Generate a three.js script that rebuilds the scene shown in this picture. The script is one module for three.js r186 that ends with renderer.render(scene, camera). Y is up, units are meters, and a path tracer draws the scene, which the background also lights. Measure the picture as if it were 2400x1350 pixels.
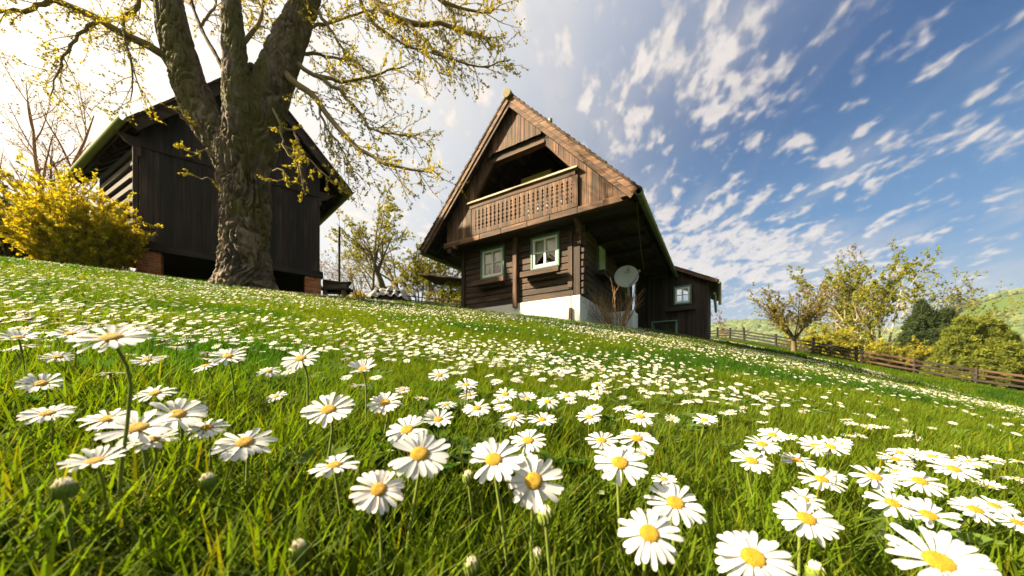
import * as THREE from 'three';
import { mergeGeometries } from 'three/addons/utils/BufferGeometryUtils.js';

// ---------------------------------------------------------------- camera, sky, sun, exposure
const scene = new THREE.Scene();
const FL = 800, CX = 1200, CY = 890;                       // lens of the 2400 x 1350 picture, level camera with a raised lens
const camera = new THREE.PerspectiveCamera(2 * Math.atan(CY / FL) * 180 / Math.PI, 2400 / 1780, 0.02, 6000);
camera.setViewOffset(2400, 1780, 0, 0, 2400, 1350);
camera.position.set(0, 0, 0);
camera.lookAt(0, 0, -1);
camera.focus = 0.9; camera.userData.fStop = 7;
const renderer = new THREE.WebGLRenderer({ antialias: true });
renderer.toneMapping = THREE.LinearToneMapping;
const EXPOSURE = 4.4;
renderer.toneMappingExposure = EXPOSURE;
renderer.shadowMap.enabled = true;
const SUN_AZ = -96 * Math.PI / 180, SUN_EL = 35 * Math.PI / 180;
const sunDir = new THREE.Vector3(Math.sin(SUN_AZ) * Math.cos(SUN_EL), Math.sin(SUN_EL), -Math.cos(SUN_AZ) * Math.cos(SUN_EL));
const sun = new THREE.DirectionalLight(new THREE.Color().setRGB(1, 0.82, 0.54), 5);
sun.position.copy(sunDir).multiplyScalar(60); sun.castShadow = true; sun.shadow.radius = 1.5;
sun.shadow.mapSize.set(4096, 4096);
Object.assign(sun.shadow.camera, { left: -45, right: 45, top: 45, bottom: -45, near: 1, far: 160 });
scene.add(sun); scene.add(sun.target);

// ---------------------------------------------------------------- random numbers and noise
function rng(seed) { let s = seed >>> 0; return () => { s = (s + 0x6d2b79f5) | 0; let t = Math.imul(s ^ (s >>> 15), 1 | s); t = (t + Math.imul(t ^ (t >>> 7), 61 | t)) ^ t; return ((t ^ (t >>> 14)) >>> 0) / 4294967296; }; }
const hash = (x, y, z) => { let h = Math.imul(x, 374761393) ^ Math.imul(y, 668265263) ^ Math.imul(z, 2147483647 - 3141592); h = Math.imul(h ^ (h >>> 13), 1274126177); h ^= h >>> 16; h = Math.imul(h, 0x85ebca6b); h ^= h >>> 13; return (h >>> 0) / 4294967296; };
function noise(x, y, z = 0) {
  const ix = Math.floor(x), iy = Math.floor(y), iz = Math.floor(z), fx = x - ix, fy = y - iy, fz = z - iz;
  const u = fx * fx * (3 - 2 * fx), v = fy * fy * (3 - 2 * fy), w = fz * fz * (3 - 2 * fz);
  const l = (a, b, t) => a + (b - a) * t;
  const p = (dz) => l(l(hash(ix, iy, iz + dz), hash(ix + 1, iy, iz + dz), u), l(hash(ix, iy + 1, iz + dz), hash(ix + 1, iy + 1, iz + dz), u), v);
  return fz === 0 ? p(0) : l(p(0), p(1), w);
}
const fbm = (x, y, z = 0, o = 4) => { let s = 0, a = 0.5, n = 0; for (let i = 0; i < o; i++) { s += a * noise(x, y, z); n += a; a *= 0.5; x = x * 2.03 + 11.7; y = y * 2.03 + 5.3; z = z * 2.03; } return s / n; };
const clamp = THREE.MathUtils.clamp, smooth = (x, a, b) => { const t = Math.min(1, Math.max(0, (x - a) / (b - a))); return t * t * (3 - 2 * t); }, lerp = THREE.MathUtils.lerp;
const V = (x, y, z) => new THREE.Vector3(x, y, z);
const P = (px, py, Z) => V((px - CX) / FL * Z, (CY - py) / FL * Z, -Z);   // point of the place that the photograph shows at a pixel, Z metres ahead
const lin = (r, g, b) => new THREE.Color().setRGB(r / 255, g / 255, b / 255, THREE.SRGBColorSpace);
const rgb = (r, g, b) => new THREE.Color().setRGB(r, g, b);

// ---------------------------------------------------------------- sky (air and clouds)
{
  const W = 3072, H = 1536, data = new Float32Array(W * H * 4);
  const deep = lin(42, 95, 153), mid = lin(104, 156, 206), low = lin(178, 198, 214), warm = lin(255, 230, 184), cloudC = lin(246, 236, 228);
  // where the cloud field is thick: [azimuth, elevation] in degrees, reach, amount
  const blobs = [[1430, 205, 85, 95, 0.32], [1400, 260, 60, 50, 0.2], [1740, 60, 150, 90, 0.36], [1720, 170, 160, 80, 0.38], [1700, 270, 110, 70, 0.3], [1560, 195, 70, 40, 0.15], [1990, 370, 130, 60, 0.34], [2130, 345, 150, 60, 0.3], [2330, 300, 110, 60, 0.3], [2200, 170, 90, 50, 0.16], [1900, 440, 90, 40, 0.2],
    [1690, 350, 60, 50, 0.2], [1700, 470, 120, 70, 0.22], [1600, 560, 160, 110, 0.34], [1760, 590, 260, 90, 0.32], [2050, 560, 200, 70, 0.26], [2330, 470, 120, 40, 0.18], [1540, 80, 40, 30, 0.16], [1550, 130, 40, 30, 0.14], [1560, 660, 400, 90, 0.25], [2050, 640, 300, 70, 0.18]];
  const wind = 9 * Math.PI / 180, wx = Math.sin(wind), wz = -Math.cos(wind), c = new THREE.Color(), k2 = new THREE.Color();
  for (let row = 0; row < H; row++) {
    const up = ((row + 0.5) / H - 0.5) * Math.PI, y = Math.sin(up), cu = Math.cos(up);
    for (let col = 0; col < W; col++) {
      const round = ((col + 0.5) / W - 0.5) * 2 * Math.PI, x = Math.cos(round) * cu, z = Math.sin(round) * cu;
      const yy = Math.max(y, 0), cosS = clamp(x * sunDir.x + y * sunDir.y + z * sunDir.z, -1, 1), th = Math.acos(cosS) * 180 / Math.PI;
      c.copy(low).lerp(mid, smooth(yy, 0.06, 0.3)).lerp(deep, smooth(yy, 0.22, 0.62));
      const glow = 5.0 * Math.exp(-th / 18) + 6 * Math.exp(-(th / 9) * (th / 9)), haze = smooth(th, 105, 56);
      // clouds
      let a = 0, lit = 1;
      if (y > 0.01) {
        const q = 1 / (y + 0.1), px = x * q, pz = z * q, al = px * wx + pz * wz, ac = px * -wz + pz * wx;
        let cover = -0.06 + 0.2 * haze;
        let infront = false;
        if (z < -0.05) {
          const ix = CX + FL * x / -z, iy = CY - FL * y / -z;
          if (ix > -500 && ix < 2900 && iy > -700) {
            infront = true;
            for (const b of blobs) { const dx = (ix - b[0]) / b[2], dy = (iy - b[1]) / b[3]; const e = dx * dx + dy * dy; if (e < 6) cover += 0.8 * b[4] * Math.exp(-e * 0.8); }
          }
        }
        if (!infront) cover += 0.1;
        const wob = fbm(al * 3.1, ac * 3.1, 3.3, 3) - 0.5;
        const n = fbm(al * 12 + wob * 2, ac * 19 + wob * 2.6, 1.7, 6), n2 = fbm(al * 30 + 7, ac * 48 + wob * 5, 9.1, 4);
        const d = (n - 0.5) * 1.5 + (n2 - 0.5) * 0.6 + cover * 0.95 - 0.2;
        a = smooth(d, -0.1, 0.34) * smooth(y, 0.0, 0.1);
        lit = 0.86 + 0.2 * smooth(d, 0.0, 0.3) - 0.12 * smooth(n2, 0.5, 0.7);
        // thin veil
        a = Math.max(a, 0.42 * smooth(fbm(al * 1.3, ac * 4.6, 5.5, 4) + cover * 0.4, 0.5, 0.82) * smooth(y, 0.0, 0.12));
      }
      c.lerp(k2.setRGB(0.84, 0.87, 0.9), 0.85 * haze).lerp(k2.setRGB(1.0, 0.86, 0.6), 0.75 * smooth(th, 68, 26) * smooth(yy, 0.7, 0.1));
      c.lerp(k2.copy(cloudC).multiplyScalar(lit), a * (0.86 - 0.12 * (1 - haze)));
      const g = glow;
      const i = (row * W + col) * 4;
      data[i] = (c.r + g * warm.r) / EXPOSURE; data[i + 1] = (c.g + g * warm.g) / EXPOSURE; data[i + 2] = (c.b + g * warm.b) / EXPOSURE; data[i + 3] = 1;
      if (y < -0.02) { data[i] *= 0.5; data[i + 1] *= 0.5; data[i + 2] *= 0.45; }
    }
  }
  const sky = new THREE.DataTexture(data, W, H, THREE.RGBAFormat, THREE.FloatType);
  sky.mapping = THREE.EquirectangularReflectionMapping; sky.magFilter = THREE.LinearFilter; sky.needsUpdate = true;
  scene.background = sky; scene.environment = sky;
}

// ---------------------------------------------------------------- ground
const base0 = (x, Z) => -0.237 - 0.125 * x + 0.188 * ((Z - 1) / 0.8 > 30 ? (Z - 1) / 0.8 : Math.log(1 + Math.exp((Z - 1) / 0.8)));
const ctrl = [[-5.47, 7, 1.84], [-10.1, 9.6, 2.82], [-6.8, 12.25, 2.7], [1.975, 10, 1.62], [-1.77, 12.28, 2.43], [-5.8, 14, 3.24], [-6, 20, 4.1], [-12, 8, 2.68], [-20, 12, 4.6], [8.3, 14.4, 1.55], [6.05, 11.5, 1.29], [6.9, 10, 0.74],
  [27.1, 20, -0.47], [20.3, 28, 2.75], [21.5, 32.6, 3.55], [27, 18, -0.75], [6.9, 5, -0.4], [9, 6, -0.66], [14, 9.5, -0.85], [17.3, 12, -0.9], [9.4, 9, 0.15], [15, 15, 0.38], [14.6, 18, 1.2], [15.1, 22, 2.05], [24, 40, 4.0], [-15, 25, 5.2], [0, 30, 5.2],
  [0, 0, null], [1, 0, null], [-1, 0, null], [0, 1, null], [1.2, 1, null], [-1.2, 1, null], [2.4, 2, null], [-2.5, 2, null], [0, 2.2, null], [0, 4.5, null], [-3, 4.5, null], [3, 4.5, null], [0, -8, null], [10, -8, null], [-10, -8, null], [0, 7.5, null]];
const tps = (r2) => r2 > 1e-9 ? 0.5 * r2 * Math.log(r2) : 0;
const wts = (() => {
  const n = ctrl.length, N = n + 3, A = Array.from({ length: N }, () => new Float64Array(N + 1));
  ctrl.forEach(([x, Z, y], i) => {
    ctrl.forEach(([x2, Z2], j) => { A[i][j] = tps((x - x2) ** 2 + (Z - Z2) ** 2) + (i === j ? 0.4 : 0); });
    A[i][n] = 1; A[i][n + 1] = x; A[i][n + 2] = Z; A[n][i] = 1; A[n + 1][i] = x; A[n + 2][i] = Z;
    A[i][N] = y === null ? 0 : y - base0(x, Z);
  });
  for (let c = 0; c < N; c++) {
    let p = c; for (let r = c + 1; r < N; r++) if (Math.abs(A[r][c]) > Math.abs(A[p][c])) p = r;
    [A[c], A[p]] = [A[p], A[c]];
    for (let r = 0; r < N; r++) if (r !== c) { const k = A[r][c] / A[c][c]; if (k) for (let j = c; j <= N; j++) A[r][j] -= k * A[c][j]; }
  }
  return A.map((r, i) => r[N] / r[i]);
})();
function hillTop(azd) {                                     // tangent of the skyline's elevation by azimuth
  const t = azd;
  return 0.148 - 0.04 * smooth(t, 34, 44) + 0.035 * smooth(t, 47, 56) + 0.008 * Math.sin(t * 0.35) + 0.004 * Math.sin(t * 0.6 + 1);
}
function ground(x, z) {
  const Z = -z, r = Math.hypot(x, Z);
  let y = 0;
  if (r < 130) {
    const k = r > 60 ? 60 / r : 1, X = x * k, ZZ = Z * k, n = ctrl.length;
    let s = wts[n] + wts[n + 1] * X + wts[n + 2] * ZZ;
    for (let i = 0; i < n; i++) { const dx = X - ctrl[i][0], dz = ZZ - ctrl[i][1]; s += wts[i] * tps(dx * dx + dz * dz); }
    y = base0(X, ZZ) + s * smooth(r, 75, 45);
    y += (noise(x * 1.3, z * 1.3) - 0.5) * 0.035 * smooth(r, 0.6, 3) + (noise(x * 0.35 + 9, z * 0.35) - 0.5) * 0.12 * smooth(r, 2, 7);
  }
  if (r > 38) {
    const az = Math.atan2(x, Z) * 180 / Math.PI;
    const top = hillTop(az) * 1000;
    let far = -16 + 6 * (fbm(x * 0.01, z * 0.01) - 0.5) + smooth(r, 190, 1150) * (top + 16) + 26 * (fbm(x * 0.003, z * 0.003, 2, 4) - 0.5) * smooth(r, 200, 500);
    far -= smooth(r, 1250, 2800) * 200;
    y = lerp(y, far, smooth(r, 38, 120));
  }
  return y;
}
const noisePix = (w, h, f, srgb = true) => { const d = new Uint8Array(w * h * 4); for (let j = 0; j < h; j++) for (let i = 0; i < w; i++) { const c = f(i / w, j / h); const o = (j * w + i) * 4; d[o] = clamp(c[0], 0, 255); d[o + 1] = clamp(c[1], 0, 255); d[o + 2] = clamp(c[2], 0, 255); d[o + 3] = 255; } const t = new THREE.DataTexture(d, w, h); t.wrapS = t.wrapT = THREE.RepeatWrapping; t.magFilter = THREE.LinearFilter; t.minFilter = THREE.LinearMipmapLinearFilter; t.generateMipmaps = true; if (srgb) t.colorSpace = THREE.SRGBColorSpace; t.needsUpdate = true; return t; };
// tileable noise
const tnoise = (u, v, fu, fv, s) => { const x = u * fu, y = v * fv, ix = Math.floor(x), iy = Math.floor(y), fx = x - ix, fy = y - iy, a = fx * fx * (3 - 2 * fx), b = fy * fy * (3 - 2 * fy); const h = (i, j) => hash(((i % fu) + fu) % fu, ((j % fv) + fv) % fv, s); return lerp(lerp(h(ix, iy), h(ix + 1, iy), a), lerp(h(ix, iy + 1), h(ix + 1, iy + 1), a), b); };

function numberedFactory() { const n = new Map(); return (name) => { const k = n.get(name) ?? 0; n.set(name, k + 1); return k ? `${name}_${String(k).padStart(3, '0')}` : name; }; }
const numbered = numberedFactory();
function tag(o, label, category, group, kind) { if (label) o.userData.label = label; if (category) o.userData.category = category; if (group) o.userData.group = group; if (kind) o.userData.kind = kind; return o; }
function mesh(name, geo, mat, parent, pos) { const m = new THREE.Mesh(geo, mat); m.name = parent === scene ? numbered(name) : name; m.castShadow = m.receiveShadow = true; if (pos) m.position.copy(pos); parent.add(m); return m; }
function thing(name, label, category, pos = V(0, 0, 0), turn = 0, group) { const g = new THREE.Group(); g.name = numbered(name); g.position.copy(pos); g.rotation.y = turn; tag(g, label, category, group); scene.add(g); return g; }
const std = (color, rough = 0.85, o = {}) => new THREE.MeshStandardMaterial({ color, roughness: rough, ...o });
const leafMat = (color, trans = 0.45, o = {}) => new THREE.MeshPhysicalMaterial({ color, roughness: 0.95, transmission: trans, thickness: 0, side: THREE.DoubleSide, specularIntensity: 0.35, ...o });

{
  const rings = [], NA = 320; for (let r = 0.04; r < 3600; r *= r < 60 ? 1.042 : 1.035) rings.push(r);
  const pos = [0, ground(0, 0), 0], uv = [0, 0], col = [], idx = []; const c = new THREE.Color(), cc = new THREE.Color();
  const colour = (x, z) => {
    const r = Math.hypot(x, z);
    c.setRGB(0.03, 0.062, 0.007);
    const m = fbm(x * 0.8, z * 0.8, 4, 3); c.lerp(cc.setRGB(0.05, 0.088, 0.008), smooth(m, 0.4, 0.65));
    if (r > 40) {
      const f = noise(Math.round(x * 0.008 + 0.6 * noise(x * 0.01, z * 0.01)) * 3.7, Math.round(z * 0.008 + 0.5 * noise(z * 0.013, x * 0.01)) * 5.1, 0.5);
      cc.setRGB(0.06 + 0.06 * f, 0.115 + 0.055 * f, 0.03 + 0.015 * f); c.lerp(cc, smooth(r, 40, 130));
    }
    col.push(c.r, c.g, c.b);
  };
  colour(0, 0);
  for (const r of rings) for (let a = 0; a < NA; a++) { const t = a / NA * Math.PI * 2, x = Math.sin(t) * r, z = -Math.cos(t) * r; pos.push(x, ground(x, z), z); uv.push(x, z); colour(x, z); }
  for (let a = 0; a < NA; a++) idx.push(0, 1 + (a + 1) % NA, 1 + a);
  for (let i = 0; i + 1 < rings.length; i++) for (let a = 0; a < NA; a++) { const p = 1 + i * NA + a, q = 1 + i * NA + (a + 1) % NA; idx.push(p, q, p + NA, q, q + NA, p + NA); }
  const g = new THREE.BufferGeometry(); g.setAttribute('position', new THREE.Float32BufferAttribute(pos, 3)); g.setAttribute('uv', new THREE.Float32BufferAttribute(uv, 2)); g.setAttribute('color', new THREE.Float32BufferAttribute(col, 3)); g.setIndex(idx.map((v, i) => i % 3 === 1 ? idx[i + 1] : i % 3 === 2 ? idx[i - 1] : v)); g.computeVertexNormals();
  if (g.attributes.normal.getY(5) < 0) { g.setIndex(idx); g.computeVertexNormals(); }
  const gm = new THREE.MeshPhysicalMaterial({ color: rgb(1, 1, 1), roughness: 1, vertexColors: true, specularIntensity: 0 }); const gt = noisePix(256, 256, (u, v) => { const n = 150 + 105 * (0.5 * tnoise(u, v, 16, 16, 3) + 0.3 * tnoise(u, v, 48, 48, 4) + 0.2 * tnoise(u, v, 120, 120, 5)); return [n, n, n * 0.92]; });
  gt.repeat.set(0.7, 0.7); gm.map = gt;
  tag(mesh('meadow_ground', g, gm, scene), 'grassy sloping meadow falling to the valley and wooded hills', 'meadow', null, 'structure');
}
// ---------------------------------------------------------------- wood and other building materials
const woodTex = (seed, tone) => noisePix(1024, 256, (u, v) => {       // u runs along the grain
  const wv = v + 0.02 * tnoise(u, v, 4, 4, seed + 9), ring = tnoise(u, wv, 3, 40, seed) * 0.5 + tnoise(u, wv, 6, 90, seed + 1) * 0.3 + tnoise(u, wv, 24, 128, seed + 2) * 0.2;
  const streak = tnoise(u, wv, 2, 14, seed + 3), crack = Math.pow(tnoise(u, wv, 5, 64, seed + 5), 6), patch = tnoise(u, v, 5, 5, seed + 6), speck = tnoise(u, v, 160, 60, seed + 7);
  const k = 0.5 + 0.75 * (ring - 0.5) + 0.5 * (streak - 0.5) + 0.45 * (patch - 0.5) + 0.2 * (speck - 0.5) - 0.8 * crack;
  const t = clamp(0.35 + k * 0.85, 0.12, 1.35);
  return [tone[0] * t, tone[1] * t * (0.97 + 0.05 * streak), tone[2] * t * (0.95 + 0.1 * patch)];
});
const woodBump = noisePix(512, 256, (u, v) => { const r = 255 * (0.45 * tnoise(u, v, 3, 50, 71) + 0.35 * tnoise(u, v, 8, 110, 72) + 0.2 * tnoise(u, v, 40, 120, 73) - 0.5 * Math.pow(tnoise(u, v, 5, 40, 75), 7)); return [r, r, r]; }, false);
woodBump.repeat.set(0.5, 1.6);
function woodSet(tones, rough, seed, bump = 0.006) { return tones.map((t, i) => { const m = woodTex(seed + i * 20, t); m.repeat.set(0.45, 1.3); return new THREE.MeshStandardMaterial({ map: m, roughness: rough, bumpMap: woodBump, bumpScale: bump }); }); }
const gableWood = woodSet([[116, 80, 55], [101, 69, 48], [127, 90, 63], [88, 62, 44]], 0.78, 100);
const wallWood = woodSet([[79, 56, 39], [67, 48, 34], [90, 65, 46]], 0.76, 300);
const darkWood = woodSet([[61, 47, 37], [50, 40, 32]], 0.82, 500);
const barnWood = woodSet([[56, 44, 39], [47, 37, 33], [65, 51, 44], [40, 33, 30]], 0.8, 700);
const greyWood = woodSet([[122, 106, 89], [99, 84, 68]], 0.88, 900);
const paleWood = woodSet([[200, 184, 160]], 0.8, 1000)[0];
const tileMat = [std(lin(84, 66, 54), 0.9), std(lin(72, 57, 48), 0.9), std(lin(95, 74, 58), 0.9)];
{ const t = noisePix(256, 256, (u, v) => { const n = 120 + 135 * (0.5 * tnoise(u, v, 9, 9, 31) + 0.3 * tnoise(u, v, 30, 30, 32) + 0.2 * tnoise(u, v, 90, 90, 33)); return [n, n * 0.97, n * 0.92]; }); for (const m of tileMat) m.map = t; }
const plaster = std(rgb(0.7, 0.7, 0.7), 0.92);
{ const t = noisePix(512, 512, (u, v) => { const st = smooth(tnoise(u, v, 7, 5, 44) * 0.6 + tnoise(u, v, 28, 22, 45) * 0.4, 0.58, 0.78), n = 255 - 10 * tnoise(u, v, 60, 60, 46) - 26 * st; return [n, n - 3 * st, n - 8 * st]; }); t.repeat.set(0.6, 0.6); plaster.map = t; plaster.bumpMap = noisePix(256, 256, (u, v) => { const n = 255 * (0.6 * tnoise(u, v, 40, 40, 47) + 0.4 * tnoise(u, v, 8, 8, 48)); return [n, n, n]; }, false); plaster.bumpScale = 0.006; }
const greenPaint = std(rgb(0.07, 0.17, 0.125), 0.55), whitePaint = std(rgb(0.7, 0.7, 0.67), 0.5), gutterGreen = std(rgb(0.13, 0.18, 0.06), 0.42, { metalness: 0.25 }), brassy = std(rgb(0.3, 0.26, 0.05), 0.6);
const glass = new THREE.MeshPhysicalMaterial({ color: rgb(0.95, 0.97, 0.96), roughness: 0.03, transmission: 1, thickness: 0, ior: 1.5 });
const lace = new THREE.MeshPhysicalMaterial({ color: rgb(0.8, 0.8, 0.78), roughness: 1, transmission: 0.4, thickness: 0, side: THREE.DoubleSide });
const R0 = rng(4711), pick = (a, r = R0) => a[Math.floor(r() * a.length)];

// a box with chamfered edges; uv in metres, u along the grain axis
function bevel(sx, sy, sz, b = 0.008, grain = 'x', off = 0) {
  b = Math.min(b, sx * 0.3, sy * 0.3, sz * 0.3);
  const h = [sx / 2, sy / 2, sz / 2], pts = [], tri = [];
  const id = (sxn, syn, szn, ax) => { const s = [sxn, syn, szn], p = [0, 1, 2].map((k) => s[k] * (k === ax ? h[k] : h[k] - b)); pts.push(p); return pts.length - 1; };
  const corner = {}; for (const i of [-1, 1]) for (const j of [-1, 1]) for (const k of [-1, 1]) corner[[i, j, k]] = [0, 1, 2].map((ax) => id(i, j, k, ax));
  const quad = (a, c, d, e) => tri.push([a, c, d], [a, d, e]);
  for (let ax = 0; ax < 3; ax++) for (const s of [-1, 1]) { const o = [0, 1, 2].filter((k) => k !== ax), g = (p, q) => { const v = [0, 0, 0]; v[ax] = s; v[o[0]] = p; v[o[1]] = q; return corner[v][ax]; }; quad(g(-1, -1), g(1, -1), g(1, 1), g(-1, 1)); }
  for (let ax = 0; ax < 3; ax++) { const o = [0, 1, 2].filter((k) => k !== ax); for (const p of [-1, 1]) for (const q of [-1, 1]) { const g = (s, k) => { const v = [0, 0, 0]; v[ax] = s; v[o[0]] = p; v[o[1]] = q; return corner[v][o[k]]; }; quad(g(-1, 0), g(1, 0), g(1, 1), g(-1, 1)); } }
  for (const key of Object.keys(corner)) tri.push(corner[key]);
  return facets(pts, tri, grain, off);
}
// triangles with flat normals turned outwards from the centre
function facets(pts, tri, grain = 'x', off = 0, outward = true) {
  const pos = [], nor = [], uv = [], c = [0, 0, 0]; for (const p of pts) for (let k = 0; k < 3; k++) c[k] += p[k] / pts.length;
  const gi = 'xyz'.indexOf(grain);
  for (let t of tri) {
    let [a, b, d] = t.map((i) => pts[i]);
    let n = [(b[1] - a[1]) * (d[2] - a[2]) - (b[2] - a[2]) * (d[1] - a[1]), (b[2] - a[2]) * (d[0] - a[0]) - (b[0] - a[0]) * (d[2] - a[2]), (b[0] - a[0]) * (d[1] - a[1]) - (b[1] - a[1]) * (d[0] - a[0])];
    if (outward && n[0] * (a[0] - c[0]) + n[1] * (a[1] - c[1]) + n[2] * (a[2] - c[2]) < 0) { [b, d] = [d, b]; n = n.map((x) => -x); }
    const l = Math.hypot(...n) || 1; n = n.map((x) => x / l);
    const m = n.map(Math.abs).indexOf(Math.max(...n.map(Math.abs))), others = [0, 1, 2].filter((k) => k !== m), ua = others.includes(gi) ? gi : others[0], va = others.find((k) => k !== ua);
    for (const p of [a, b, d]) { pos.push(...p); nor.push(...n); uv.push(p[ua] + off, p[va] + off * 1.7); }
  }
  const g = new THREE.BufferGeometry(); g.setAttribute('position', new THREE.Float32BufferAttribute(pos, 3)); g.setAttribute('normal', new THREE.Float32BufferAttribute(nor, 3)); g.setAttribute('uv', new THREE.Float32BufferAttribute(uv, 2)); return g;
}
// prism over a polygon [x, y] between z0 and z1, convex
function prism(poly, z0, z1, grain = 'y', off = 0) {
  const n = poly.length, pts = [...poly.map(([x, y]) => [x, y, z0]), ...poly.map(([x, y]) => [x, y, z1])], tri = [];
  for (let i = 1; i + 1 < n; i++) tri.push([0, i, i + 1], [n, n + i, n + i + 1]);
  for (let i = 0; i < n; i++) { const j = (i + 1) % n; tri.push([i, j, n + j], [i, n + j, n + i]); }
  return facets(pts, tri, grain, off);
}
// slab between eight corners: four of the top, four of the bottom, same order round
function slab(top, bottom, grain = 'x') { const pts = [...top, ...bottom].map((p) => Array.isArray(p) ? p : p.toArray()), tri = [[0, 1, 2], [0, 2, 3], [4, 5, 6], [4, 6, 7]]; for (let i = 0; i < 4; i++) { const j = (i + 1) % 4; tri.push([i, j, 4 + j], [i, 4 + j, 4 + i]); } return facets(pts, tri, grain); }
// a beam between two points, square section, uv along it
function beamGeo(a, b, w, h = w, up = V(0, 1, 0), off = 0, bev = 0.006) { const d = b.clone().sub(a), L = d.length(), g = bevel(L, h, w, bev, 'x', off), x = d.normalize(), z = x.clone().cross(up).normalize(), y = z.clone().cross(x); g.applyMatrix4(new THREE.Matrix4().makeBasis(x, y, z).setPosition(a.clone().add(b).multiplyScalar(0.5))); return g; }
// a tapered tube through points
function tube(points, radii, sides = 6, jitter = 0, seed = 1, cap = true) {
  const n = points.length, pos = [], idx = [], uv = []; let nrm = null, len = 0;
  for (let i = 0; i < n; i++) {
    const t = points[Math.min(i + 1, n - 1)].clone().sub(points[Math.max(i - 1, 0)]).normalize();
    if (!nrm) { nrm = Math.abs(t.y) < 0.9 ? V(0, 1, 0) : V(1, 0, 0); }
    nrm.sub(t.clone().multiplyScalar(nrm.dot(t))).normalize(); const bi = t.clone().cross(nrm);
    if (i) len += points[i].distanceTo(points[i - 1]);
    for (let s = 0; s < sides; s++) { const a = s / sides * Math.PI * 2, r = radii[i] * (1 + (jitter ? jitter * (noise(i * 0.7 + seed, s * 1.3) - 0.5) : 0)), c = Math.cos(a) * r, q = Math.sin(a) * r; pos.push(points[i].x + nrm.x * c + bi.x * q, points[i].y + nrm.y * c + bi.y * q, points[i].z + nrm.z * c + bi.z * q); uv.push(len, s / sides * radii[i] * 6); }
  }
  for (let i = 0; i + 1 < n; i++) for (let s = 0; s < sides; s++) { const a = i * sides + s, b = i * sides + (s + 1) % sides; idx.push(a, b, a + sides, b, b + sides, a + sides); }
  if (cap) { pos.push(...points[0].toArray(), ...points[n - 1].toArray()); uv.push(0, 0, len, 0); const c0 = n * sides, c1 = c0 + 1; for (let s = 0; s < sides; s++) { idx.push(c0, (s + 1) % sides, s, c1, (n - 1) * sides + s, (n - 1) * sides + (s + 1) % sides); } }
  const g = new THREE.BufferGeometry(); g.setAttribute('position', new THREE.Float32BufferAttribute(pos, 3)); g.setAttribute('uv', new THREE.Float32BufferAttribute(uv, 2)); g.setIndex(idx); g.computeVertexNormals(); return g;
}
const box = (parent, name, mat, x0, x1, y0, y1, z0, z1, grain = 'x', b = 0.008) => mesh(name, bevel(x1 - x0, y1 - y0, z1 - z0, b, grain, R0() * 3), mat, parent, V((x0 + x1) / 2, (y0 + y1) / 2, (z0 + z1) / 2));

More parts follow.
